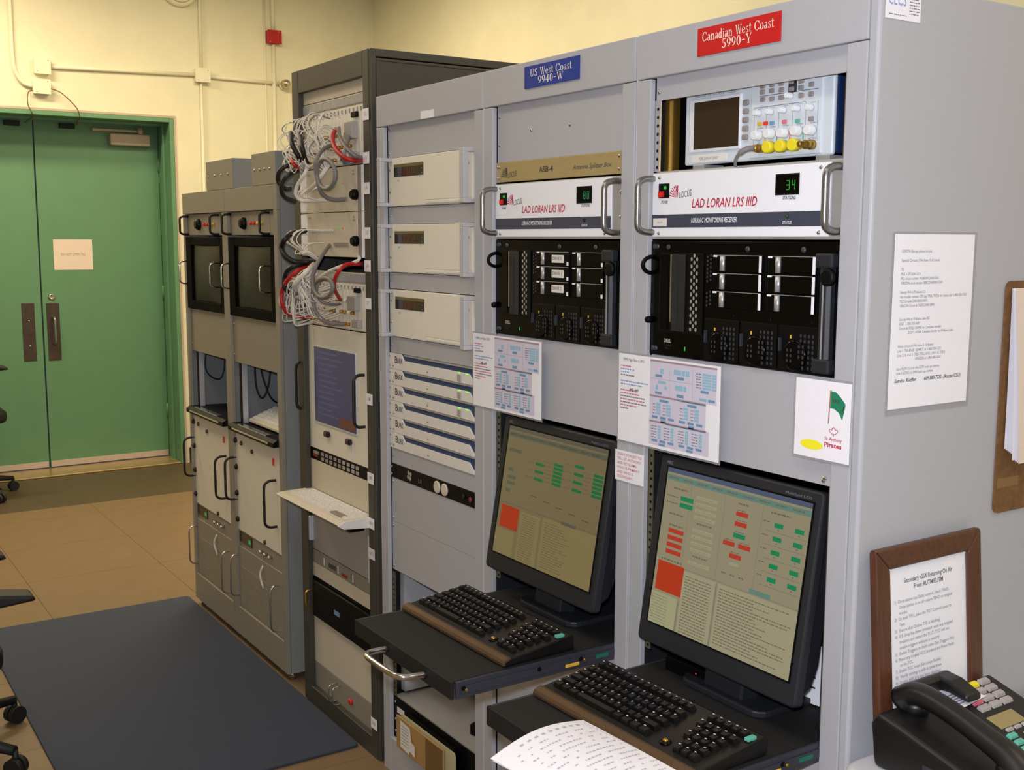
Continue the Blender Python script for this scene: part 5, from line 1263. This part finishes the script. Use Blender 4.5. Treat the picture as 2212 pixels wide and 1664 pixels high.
MB().box(0.0, 0.018, -0.016, 0, 0.03, 0.115).build('bracket', 'bright_metal', o, bevel=0.002); MB().box(DWd-0.03, DWd-0.012, -0.014, 0, 0.0, h*0.72).build('bracket', 'bright_metal', o, bevel=0.002)
o, h = dpanel(0.514, 0.558, 'far_grey', 'narrow taupe panel with small lamps in the dark rack')
for X in (-0.43, -0.32, -0.21): MB().box(dl(X), dl(X)+0.003, -0.002, 0, 0.008, h-0.010).build('white_mark', 'panel_white', o)
MB().box(dl(-0.29), dl(-0.25), -0.002, 0, 0.008, 0.018).build('lamp', 'gem_red', o); MB().box(dl(-0.39), dl(-0.34), -0.002, 0, 0.012, 0.026).build('badge', 'slide', o)
dpanel(0.466, 0.513, 'panel_tan', 'narrow tan panel above the black unit in the dark rack')
o, h = dpanel(0.327, 0.463, 'black', 'black unit low in the dark rack', 'black_unit', 'rack unit', None)
MB().box(0.02, DWd-0.02, -0.012, 0, 0.006, h-0.006).build('front', 'black', o, bevel=0.004)
u_handle(0.006, 0.035, 0.09, 0.03, 0.004, 'brass', o)
MB().box(dl(-0.33), dl(-0.29), -0.013, -0.012, 0.06, 0.075).build('badge', 'ui_blue_d', o)
dpanel(0.166, 0.326, 'panel_tan', 'large plain tan panel low in the dark rack')
o, h = dpanel(0.068, 0.165, 'far_grey', 'taupe drawer with wire handles and red button at the foot of the dark rack', 'drawer_unit', 'drawer', None)
for X in (-0.345, -0.315): u_handle(dl(X), 0.018, 0.078, 0.03, 0.0025, 'chrome', o, 6)
MB().lathe([(0.010, 0), (0.010, -0.006), (0.007, -0.009)], (dl(-0.235), 0, 0.055), 'y', 14).build('button', 'lamp_red', o)
# unit labels
for i, (z, s) in enumerate(((1.9585, 'U2'), (1.836, 'U3'), (1.750, 'U4'), (1.622, 'U5'), (1.527, 'U6'), (1.418, 'U7'), (1.135, 'U8'), (0.897, 'U9'), (0.759, 'U11'), (0.665, 'U12'), (0.128, 'U16'))):
    nth = ['topmost', 'second', 'third', 'fourth', 'fifth', 'sixth', 'seventh', 'eighth', 'ninth', 'tenth', 'lowest'][i]
    q = sheet('unit_label', '%s small white label on the right post of the dark rack%s' % (nth, '' if nth in ('topmost', 'lowest') else ', counted from the top'), 'label', (-0.0905, -0.0012, z-0.034), 0.040, 0.033, thick=0.001, group='unit labels on the dark rack')
    MB().text(s, 0.020, 0.013, 0.010, -0.0014, 0, align='c').build('printing', ['ink_red' if i < 6 else 'ink'], q, fix=False)
# fold-down keyboard
t = thing('fold_down_keyboard', 'beige fold-down keyboard projecting from the dark rack', 'keyboard', (-0.575, -0.105, 0.735))
MB().prism([(0.0, 0.010), (0.020, 0.003), (0.125, 0.0), (0.125, 0.020), (0.020, 0.018), (0.0, 0.013)], 'x', 0, 0.487).build('body', 'kb_beige', t, bevel=0.002)
MB().prism([(0.0, 0.008), (0.02, -0.004), (0.125, -0.012), (0.125, 0.022), (0.02, 0.019)], 'x', 0.487, 0.4925).build('side_cheek', 'panel_white', t, bevel=0.001)
MB().box(0.02, 0.46, 0.1255, 0.1265, 0.0, 0.022).build('rear_flap', 'panel_grey', t)
for r in range(5):
    for c in range(19):
        if r < 2 and 14 <= c <= 17: continue
        inst(key_data(1, 'panel_white', 0.0065, 0.0205), 'key', t, (0.045+c*0.0222+(r % 2)*0.006 if c < 18 else 0.045+c*0.0222, 0.034+r*0.0175, 0.0188), (1, 0.85, 1))
MB().box(0.355, 0.44, 0.036, 0.058, 0.0188, 0.0225).build('touch_pad', 'btn_grey', t, bevel=0.001)
MB().box(0.42, 0.445, 0.06, 0.11, -0.03, -0.002).build('latch_block', 'black', t, bevel=0.002)
# ------------------------------------------------ loose wires
def wire(pts, r, m, label, group=None, name='wire', cat='wire', sub=5, n=6):
    return tag(MB().tube(spline(pts, sub), r, n).build(name, m), label, cat, group)
SP = [
 ('black', 0.0075, [(-0.495,-0.02,1.813),(-0.473,-0.07,1.817),(-0.482,-0.1,1.799),(-0.498,-0.1,1.769),(-0.499,-0.08,1.746),(-0.551,-0.04,1.748)], 'outer black cable looping out left of the upper distribution unit'),
 ('black', 0.007, [(-0.489,-0.03,1.802),(-0.45,-0.08,1.787),(-0.461,-0.1,1.764),(-0.472,-0.1,1.737),(-0.491,-0.08,1.717),(-0.531,-0.03,1.706)], 'inner black cable looping out left of the upper distribution unit'),
 ('black', 0.008, [(-0.482,-0.06,1.918),(-0.402,-0.09,1.876),(-0.384,-0.08,1.842),(-0.423,-0.05,1.822),(-0.409,-0.03,1.815)], 'thick black cable sweeping down the left of the upper wiring chassis'),
 ('black', 0.008, [(-0.435,-0.05,1.911),(-0.325,-0.09,1.865),(-0.333,-0.08,1.833),(-0.379,-0.05,1.816)], 'thick black cable crossing the front of the upper wiring chassis'),
 ('red', 0.007, [(-0.28,0,1.915),(-0.213,-0.04,1.885),(-0.151,-0.06,1.848),(-0.091,-0.06,1.819),(-0.075,-0.04,1.811),(-0.1,0,1.813)], 'thick red cable curving right below the upper wiring chassis'),
 ('red', 0.006, [(-0.555,-0.03,1.858),(-0.463,-0.07,1.834),(-0.413,-0.08,1.814),(-0.448,-0.04,1.803)], 'short red cable at the left edge of the upper wiring chassis'),
 ('grey', 0.0065, [(-0.254,-0.02,1.867),(-0.215,-0.07,1.849),(-0.196,-0.1,1.817),(-0.202,-0.1,1.786),(-0.175,-0.1,1.743),(-0.121,-0.1,1.73),(-0.074,-0.1,1.749),(-0.069,-0.1,1.782),(-0.11,-0.1,1.811),(-0.164,-0.1,1.813),(-0.194,-0.1,1.779),(-0.199,-0.09,1.731),(-0.22,-0.06,1.71),(-0.223,-0.03,1.703),(-0.226,0,1.705)], 'grey cable coiled in one loop over the upper distribution unit'),
 ('grey', 0.006, [(-0.201,0.01,1.894),(-0.135,-0.03,1.864),(-0.091,-0.06,1.832),(-0.113,-0.05,1.805),(-0.09,-0.04,1.804),(-0.107,0,1.82)], 'straight grey cable hanging right of the thick red cable'),
 ('grey', 0.006, [(-0.256,0,1.917),(-0.184,-0.03,1.884),(-0.096,-0.05,1.845),(-0.06,-0.04,1.822),(-0.099,0,1.821)], 'grey cable running parallel above the thick red cable'),
 ('white', 0.006, [(-0.371,-0.05,1.813),(-0.351,-0.07,1.787),(-0.39,-0.08,1.752),(-0.405,-0.08,1.722),(-0.405,-0.06,1.705),(-0.366,-0.04,1.705),(-0.325,-0.01,1.706)], 'thick white wire bundle bending at the left of the upper distribution unit'),
 ('white', 0.006, [(-0.244,-0.04,1.806),(-0.249,-0.06,1.776),(-0.3,-0.06,1.752),(-0.401,-0.05,1.729),(-0.47,-0.04,1.714)], 'white wire bundle slanting across the upper distribution unit'),
 ('black', 0.009, [(-0.503,-0.01,1.613),(-0.481,-0.06,1.605),(-0.45,-0.1,1.587),(-0.482,-0.1,1.562),(-0.454,-0.1,1.534),(-0.431,-0.08,1.517),(-0.424,-0.04,1.516),(-0.394,-0.02,1.519)], 'thick black cable looping left of the lower distribution unit'),
 ('black', 0.0075, [(-0.441,-0.03,1.506),(-0.419,-0.08,1.504),(-0.444,-0.1,1.486),(-0.465,-0.1,1.455),(-0.46,-0.1,1.43),(-0.513,-0.06,1.409)], 'black cable looping left of the lower wiring chassis'),
 ('black', 0.006, [(-0.55,-0.05,1.431),(-0.484,-0.09,1.442),(-0.452,-0.1,1.461),(-0.489,-0.06,1.472)], 'thin black cable inside the red loop of the lower wiring chassis'),
 ('red', 0.0065, [(-0.435,-0.03,1.501),(-0.407,-0.08,1.487),(-0.438,-0.1,1.459),(-0.488,-0.1,1.424),(-0.49,-0.1,1.383),(-0.501,-0.08,1.353),(-0.501,-0.05,1.341),(-0.465,-0.01,1.336)], 'large red cable loop left of the lower wiring chassis'),
 ('red', 0.006, [(-0.111,0,1.515),(-0.104,-0.05,1.514),(-0.095,-0.08,1.497),(-0.13,-0.08,1.466),(-0.17,-0.06,1.436),(-0.246,-0.01,1.405)], 'red cable arching over the right of the lower wiring chassis'),
 ('grey', 0.0065, [(-0.339,0,1.568),(-0.252,-0.06,1.544),(-0.233,-0.09,1.511),(-0.242,-0.1,1.475),(-0.237,-0.1,1.439),(-0.191,-0.1,1.417),(-0.127,-0.1,1.424),(-0.097,-0.1,1.449),(-0.119,-0.1,1.471),(-0.176,-0.1,1.472),(-0.254,-0.09,1.45),(-0.291,-0.08,1.417),(-0.292,-0.07,1.367),(-0.273,-0.05,1.338),(-0.246,-0.03,1.332),(-0.242,0,1.329)], 'grey cable coiled in one loop over the lower wiring chassis'),
 ('grey', 0.005, [(-0.269,0,1.388),(-0.235,-0.05,1.392),(-0.248,-0.07,1.401),(-0.26,-0.08,1.425),(-0.27,-0.07,1.454),(-0.267,-0.05,1.468)], 'short grey cable inside the lower grey loop'),
 ('white', 0.0075, [(-0.373,-0.04,1.51),(-0.331,-0.08,1.489),(-0.36,-0.1,1.459),(-0.387,-0.1,1.443),(-0.417,-0.08,1.426)], 'thick white wire bundle left of the lower grey loop'),
 ('white', 0.005, [(-0.315,-0.05,1.467),(-0.208,-0.06,1.492),(-0.143,-0.05,1.508),(-0.125,-0.03,1.515),(-0.091,-0.02,1.527),(-0.127,0,1.536)], 'pale wire bundle running right to the post above the lower wiring chassis'),
]
for c, r, p, l in SP: wire(p, r, 'wire_'+c, l, None, 'cable', 'cable')
UPW = 'white patch wires on the upper chassis'; LOW = 'white patch wires on the lower chassis'; MIDW = 'white patch wires on the distribution units'
for i in range(52):
    sx = -0.548+0.29*(i % 13)/12+R.uniform(-0.008, 0.008); sz = 1.948-0.034*(i//13)+R.uniform(-0.006, 0.006)
    g_ = (-0.395, 1.806) if i % 13 < 8 else (-0.25, 1.80)
    ex, ez = g_[0]+R.uniform(-0.02, 0.02), g_[1]+R.uniform(-0.012, 0.012)
    d = R.uniform(0.045, 0.080); rise = R.uniform(0.004, 0.016); fall = R.uniform(0.035, 0.065); w_ = R.uniform(-0.012, 0.012)
    wire([(sx, 0.006, sz), (sx+0.002, -d*0.6, sz+rise), (sx+w_*0.5, -d, sz-fall*0.35), ((sx*2+ex)/3+w_, -d, sz-fall), ((sx+ex*2)/3, -d*0.85, max(ez+0.02, sz-fall*1.5)), (ex, -0.05, ez)], R.uniform(0.0014, 0.0020), 'wire_white' if i % 9 else 'wire_grey', 'thin pale patch wire looping from the upper wiring chassis', UPW)
for i in range(54):
    sx = -0.54+0.27*(i % 12)/11+R.uniform(-0.01, 0.01); sz = 1.440-0.026*(i//12)+R.uniform(-0.006, 0.006)
    ex, ez = -0.40+0.07*R.random(), 1.500+R.uniform(-0.02, 0.01)
    d = R.uniform(0.06, 0.10); out = R.uniform(0.0, 0.07)
    wire([(sx, 0.006, sz), (sx+0.005-out*0.2, -d*0.6, sz-0.014), (sx-out*0.4+0.02, -d, sz-0.006), ((sx+ex)/2-out*0.5, -d, (sz+ez)/2), (ex-0.012, -d*0.85, ez-0.028), (ex, -0.045, ez)], R.uniform(0.0014, 0.0020), 'wire_white' if i % 9 else 'wire_grey', 'thin pale patch wire looping from the lower wiring chassis', LOW)
for i in range(9):
    sx = -0.49+0.014*i; sz = 1.617 if i < 6 else 1.575
    out = R.uniform(0.0, 0.06)
    wire([(sx, 0.012, sz), (sx+0.02-out, -0.05, sz-0.004), (sx+0.045-out, -0.085, sz-0.035), (-0.36-out*0.4+0.005*i, -0.075, 1.548), (-0.345+0.004*i, -0.04, 1.522)], 0.0017, 'wire_white', 'thin white wire arching from the lower distribution unit', MIDW)
for i in range(8):
    sx = -0.47+0.016*i
    wire([(sx, 0.012, 1.752), (sx+0.015, -0.03, 1.745), (sx-0.0, -0.05, 1.73), (-0.42+0.008*i, -0.05, 1.712), (-0.36+0.005*i, -0.035, 1.706)], 0.0017, 'wire_white', 'thin white wire drooping across the upper distribution unit', 'white wires drooping on the upper distribution unit')

# ================================================================== FAR RACKS
def far_rack(X0, W, which):
    H, D_ = 1.772, 0.62; zf = 0.028; yP = 0.014
    t = thing('instrument_rack', 'short olive-grey instrument rack, %s' % which, 'equipment rack', (X0, 0, 0), 0, 'short olive-grey instrument racks')
    sl, sr = 0.026, 0.034
    MB().box(0.001, sl, 0, 0.0135, zf, 1.686).build('stile', 'far_grey', t, bevel=0.0015); MB().box(W-sr, W-0.001, 0, 0.0135, zf, 1.686).build('stile', 'far_grey', t, bevel=0.0015)
    MB().box(0.001, W-0.001, 0, 0.0135, 1.687, H).build('fascia', 'far_grey', t, bevel=0.0015)
    MB().box(sl, W-sr, 0, 0.0135, zf, 0.142).build('plinth', 'far_grey', t, bevel=0.0015)
    MB().box(W-0.006, W-0.001, 0.014, D_, zf, H).build('side_panel', 'far_side', t); MB().box(0.001, 0.006, 0.014, D_, zf, H).build('side_panel', 'far_side', t)
    MB().box(0.0065, W-0.0065, 0.014, D_, H-0.01, H).build('top_panel', 'far_grey', t); MB().box(0.0065, W-0.0065, D_-0.004, D_, zf, H-0.011).build('back_panel', 'far_in', t)
    MB().box(0.0065, W-0.0065, 0.014, D_-0.005, zf, zf+0.01).build('bottom_panel', 'far_grey', t)
    for xx in (0.03, W-0.03):
        for yy in (0.03, D_-0.03): MB().cyl((xx, yy, 0), (xx, yy, zf), 0.014, 12).build('levelling_foot', 'chrome', t)
    zr = lambda z: 1.589+(z-1.589)*1.0097
    x0 = sl-0.012; pw = W-0.036; XL0 = X0+x0
    MB().box(sl+0.004, sl+0.03, 0.03, 0.05, zr(0.862), zr(1.12)).build('bay_upright', 'steel_dark', t); MB().box(sl+0.031, sl+0.036, 0.03, 0.05, zr(0.862), zr(1.12)).build('bay_rail', 'bright_metal', t)
    def T(name, label, cat, z, grp): return thing(name, '%s, %s' % (label, which), cat, (XL0, yP, zr(z)), 0, grp)
    def PT(name, z, b, m): return b.build(name, m, t, loc=(x0, yP, zr(z)), bevel=0.0008)
    # lamp panel
    h = zr(1.6855)-zr(1.6)-0.001; o = PT('lamp_panel', 1.600, MB().box(0, pw, 0, 0.003, 0, h), 'far_grey')
    MB().lathe([(0.022, 0), (0.022, -0.008), (0.016, -0.018), (0.014, -0.02)], (0.165, 0, h*0.5), 'y', 16).build('knob', 'black', o)
    for k in range(4): MB().lathe([(0.0065, 0), (0.0065, -0.006), (0.004, -0.009)], (0.235+k*0.036, 0, h*0.5), 'y', 12).build('lamp', 'lamp_red' if k < 2 else 'lamp_yellow', o)
    for xx in (0.018, pw-0.085): u_handle(xx, 0.004, h-0.008, 0.036, 0.0045, 'wire_black', o)
    # crt
    o = T('crt_monitor', 'black rack-mounted picture tube monitor with chrome handles', 'monitor', 1.300, 'picture tube monitors of the far racks'); h = zr(1.594)-zr(1.30)-0.001
    fr = MB(); fx0, fx1, fz0, fz1 = 0.075, pw-0.055, 0.034, h-0.034
    fr.box(0, fx0, -0.012, 0.003, 0, h); fr.box(fx1, pw, -0.012, 0.003, 0, h); fr.box(fx0, fx1, -0.012, 0.003, 0, fz0); fr.box(fx0, fx1, -0.012, 0.003, fz1, h)
    fr.build('front_frame', 'crt_frame', o, bevel=0.002)
    g = MB(); nx, nz = 12, 10; vs = []
    for j in range(nz+1):
        for i in range(nx+1):
            a, c = 2*i/nx-1, 2*j/nz-1
            vs.append((fx0+(fx1-fx0)*i/nx, 0.004-0.014*(1-a*a)*(1-c*c)-0.006, fz0+(fz1-fz0)*j/nz))
    g.add(vs, [(j*(nx+1)+i, j*(nx+1)+i+1, (j+1)*(nx+1)+i+1, (j+1)*(nx+1)+i) for j in range(nz) for i in range(nx)], 0, True)
    g.build('picture_tube', 'crt', o, fix=False)
    MB().box(fx0, fx1, 0.005, 0.30, fz0, fz1).build('tube_housing', 'black', o)
    for xx in (0.022, pw-0.075): u_handle(xx, h*0.345, h*0.66, 0.045, 0.0032, 'chrome', o)
    # blank
    h = zr(1.2985)-zr(1.121)-0.001; o = PT('blank_panel', 1.121, MB().box(0, pw, 0, 0.003, 0, h), 'far_grey'); screws(o, [(0.02, 0.03, 0), (0.02, h-0.03, 0)])
    # keyboard drawer in the open bay
    o = PT('keyboard_drawer', 0.862, MB().prism([(-0.035, 0.0), (0.26, 0.0), (0.26, 0.018), (-0.02, 0.026), (-0.035, 0.016)], 'x', 0.012, pw-0.014), 'black')
    MB().box(0.06, pw-0.06, -0.037, -0.034, 0.008, 0.015).build('chrome_strip', 'chrome', o); MB().box(0.08, pw-0.12, -0.02, 0.0, 0.026, 0.029).build('catch', 'chrome', o)
    # white panel
    h = zr(0.860)-zr(0.466)-0.001; o = PT('cream_panel', 0.466, MB().box(0, pw, -0.004, 0.003, 0, h), 'panel_beige')
    for k in range(4): MB().lathe([(0.011, 0), (0.011, -0.006), (0.007, -0.010)], (0.014, -0.004, 0.04+k*0.105), 'y', 10).build('bolt', 'wire_black', o)
    for xx, z in ((0.075, h-0.045), (0.19, h-0.06), (0.30, 0.012)): MB().lathe([(0.009, 0), (0.008, -0.006)], (xx, -0.004, z), 'y', 10).build('fastener', 'steel_dark', o)
    MB().box(pw-0.10, pw-0.085, -0.007, -0.004, h-0.075, h-0.05).build('red_tag', 'phone_red', o)
    u_handle(0.008, h*0.30, h*0.72, 0.05, 0.0048, 'wire_black', o); u_handle(pw-0.075, h*0.25, h*0.68, 0.05, 0.0048, 'wire_black', o)
    # lower unit
    o = T('power_unit', 'taupe unit with small green display and chrome handles', 'power supply', 0.150, 'power units of the far racks'); h = zr(0.465)-zr(0.150)-0.001
    MB().box(0, pw, 0, 0.003, 0, h).build('plate', 'far_grey', o, bevel=0.001)
    MB().box(0.014, pw-0.03, -0.006, 0, 0.008, h*0.80).build('cover', 'far_grey', o, bevel=0.002)
    g = MB()
    for k in range(22): g.box(0.03, pw*0.66, -0.0075, -0.006, 0.02+k*0.0072, 0.0235+k*0.0072)
    g.build('louvres', 'far_grey', o)['kind'] = 'stuff'
    d = MB().box(0.020, 0.150, -0.003, 0, h*0.86, h*0.98).build('display', 'smoke', o); MB().box(0.118, 0.140, -0.004, -0.003, h*0.89, h*0.94).build('green_digits', 'scr_green', d)
    for k in range(3): MB().lathe([(0.007, 0), (0.007, -0.014), (0.005, -0.016)], (0.26+k*0.045, 0, h*0.90), 'y', 10).build('toggle', 'chrome', o)
    MB().tube(spline([(0.275, -0.006, h*0.74), (0.262, -0.014, h*0.62), (0.275, -0.006, h*0.46)], 5), 0.004, 6).build('door_pull', 'panel_beige', o)
    u_handle(0.012, h*0.16, h*0.68, 0.042, 0.0034, 'chrome', o); u_handle(pw-0.06, h*0.10, h*0.64, 0.042, 0.0034, 'chrome', o)
    return t
FA, FB = (-1.828, 0.5245), (-1.303, 0.533)
far_rack(*FA, 'nearest the green doors'); far_rack(*FB, 'next to the dark rack')
# things seen in the open bays
t = thing('spare_keyboard', 'pale keyboard standing in the open bay next to the dark rack', 'keyboard', (-1.225, 0.045, 0.885))
MB().prism([(0, 0), (0.13, 0), (0.13, 0.050), (0.11, 0.052), (0.0, 0.012)], 'x', 0, 0.33).build('body', 'panel_tan', t, bevel=0.003)
for r in range(5):
    for c in range(15): inst(key_data(1, 'panel_white', 0.0065, 0.0205), 'key', t, (0.012+c*0.0205, 0.012+r*0.0195, 0.014+r*0.0076), None, (0.36, 0, 0))
wire([(-1.28, 0.095, 1.115), (-1.282, 0.10, 1.01), (-1.28, 0.122, 0.965), (-1.28, 0.148, 1.01), (-1.282, 0.165, 1.115)], 0.004, 'wire_black', 'black cable hanging in a loop in the open bay next to the dark rack', None, 'cable', 'cable')
wire([(-1.27, 0.112, 1.115), (-1.268, 0.125, 1.04), (-1.265, 0.150, 0.97), (-1.262, 0.175, 0.945)], 0.004, 'wire_black', 'black cable slanting across the open bay next to the dark rack', None, 'cable', 'cable')
wire([(-1.805, 0.075, 1.115), (-1.807, 0.07, 1.04), (-1.806, 0.09, 1.0), (-1.804, 0.13, 0.985), (-1.803, 0.15, 1.03), (-1.805, 0.155, 1.11)], 0.003, 'wire_black', 'thin black cable in the open bay nearest the green doors', None, 'cable', 'cable')
# boxes on top
def top_box(x0, w_, label):
    t = thing('relay_box', label, 'metal box', (x0, 0.002, 1.7725), 0, 'metal boxes on the far racks')
    MB().box(0, w_, 0, 0.30, 0, 0.112).build('body', 'far_side', t, bevel=0.002)
    MB().box(0.0, w_, -0.0016, 0, 0.001, 0.111).build('front_plate', 'far_grey', t, bevel=0.0006)
    screws(t, [(0.03+k*(w_-0.08)/3, 0.055, -0.0016) for k in range(4)], 'chrome', 1.2)
top_box(-1.505, 0.305, 'grey metal box on top of the rack nearest the green doors'); top_box(-1.0, 0.225, 'grey metal box on the rack next to the dark rack')

# ================================================================== CHAIRS
def chair(cx, cy, rot, arm_z, seat_z, leg0, label, br=0.30, af=0.0):
    t = thing('office_chair', label, 'office chair', (cx, cy, 0), rot, 'black office chairs')
    for k in range(5):
        a = leg0+k*2*math.pi/5; c, s = math.cos(a), math.sin(a)
        MB().tube([(0.02*c, 0.02*s, 0.115), (0.16*c, 0.16*s, 0.100), (br*c, br*s, 0.078)], [0.026, 0.021, 0.015], 8).build('base_leg', 'chair_black', t)
        cs = MB(); ax = Vector((-s, c, 0))*0.012; p = Vector((br*c, br*s, 0.029))
        cs.cyl(p-ax*1.8, p-ax*0.4, 0.029, 14).cyl(p+ax*0.4, p+ax*1.8, 0.029, 14).cyl(p, p+Vector((0, 0, 0.05)), 0.009, 8)
        cs.build('caster', 'chair_black', t)
    MB().cyl((0, 0, 0.09), (0, 0, seat_z-0.06), 0.028, 14).build('gas_lift', 'chair_black', t)
    MB().prism(rrect(-0.10, 0.10, -0.12, 0.12, 0.03), 'z', seat_z-0.07, seat_z-0.045).build('seat_plate', 'chair_black', t)
    MB().prism(rrect(-0.24, 0.24, -0.23, 0.24, 0.09), 'z', seat_z-0.045, seat_z+0.03).build('seat', 'chair_black', t, bevel=0.025, seg=3)
    bk = MB(); n1, n2 = 10, 12
    for sgn in (0, 1):
        for j in range(n2+1):
            f = j/n2; hw = 0.17+0.06*math.sin(f*math.pi*0.8+0.3)
            for i in range(n1+1):
                u = 2*i/n1-1
                bk.v.append((hw*u, -0.235-0.10*f+0.05*u*u-sgn*0.05*(1-u**4)*(1-abs(2*f-1)**6)-sgn*0.004, seat_z+0.14+0.46*f))
    def idx(s_, j, i): return s_*(n1+1)*(n2+1)+j*(n1+1)+i
    for s_ in (0, 1):
        for j in range(n2):
            for i in range(n1): bk.f.append((idx(s_, j, i), idx(s_, j, i+1), idx(s_, j+1, i+1), idx(s_, j+1, i)))
    for j in range(n2):
        for i in (0, n1): bk.f.append((idx(0, j, i), idx(0, j+1, i), idx(1, j+1, i), idx(1, j, i)))
    for i in range(n1):
        for j in (0, n2): bk.f.append((idx(0, j, i), idx(0, j, i+1), idx(1, j, i+1), idx(1, j, i)))
    bk.m = [0]*len(bk.f); bk.sm = [True]*len(bk.f)
    bk.build('backrest', 'chair_black', t)
    MB().tube(spline([(0, -0.08, seat_z-0.055), (0, -0.26, seat_z-0.04), (0, -0.31, seat_z+0.06), (0, -0.34, seat_z+0.24)], 5), 0.022, 8).build('back_bar', 'chair_black', t)
    for s in (-1, 1):
        ar = MB().prism([(0.245+af, arm_z-0.012), (0.235+af, arm_z+0.006), (0.15+af, arm_z+0.020), (0.0, arm_z+0.022), (-0.07, arm_z+0.012), (-0.07, arm_z-0.012), (0.10+af, arm_z-0.022)], 'x', s*0.25-0.042, s*0.25+0.042)
        ar.build('arm_pad', 'chair_black', t, bevel=0.010, seg=3)
        MB().prism([(0.13, arm_z-0.018), (0.05, arm_z-0.018), (0.02, seat_z+0.09), (0.055, seat_z-0.045), (0.17, seat_z-0.045), (0.19, seat_z+0.0), (0.12, seat_z+0.07)], 'x', s*0.25-0.014, s*0.25+0.014).build('arm_support', 'chair_black', t, bevel=0.006)
        MB().box(min(0, s*0.25), max(0, s*0.25), 0.05, 0.12, seat_z-0.062, seat_z-0.046).build('arm_bracket', 'chair_black', t)
chair(-0.79, -1.19, 0.0, 0.55, 0.35, math.radians(45), 'black office chair with armrest at the left edge, beside the blue mat', 0.345, 0.075)
chair(-4.55, -0.57, 0.0, 0.82, 0.52, math.radians(105), 'black office chair far away by the green doors')

# leaflet standing behind the near monitor
o = tag(MB().prism([(0, 0), (0.07, 0), (0.07, 0.115), (0, 0.115)], 'y', -0.0005, 0.0005).build('leaflet', 'paper', loc=(1.49, 0.1, TZ+0.004), rotz=0.15), 'white leaflet standing behind the near monitor', 'leaflet')
b = MB()
for k in range(4): b.quad(0.03+0.004*k, 0.06, 0.03+k*0.02, 0.034+k*0.02, -0.0008, 0)
b.build('printing', 'ink', o, fix=False)
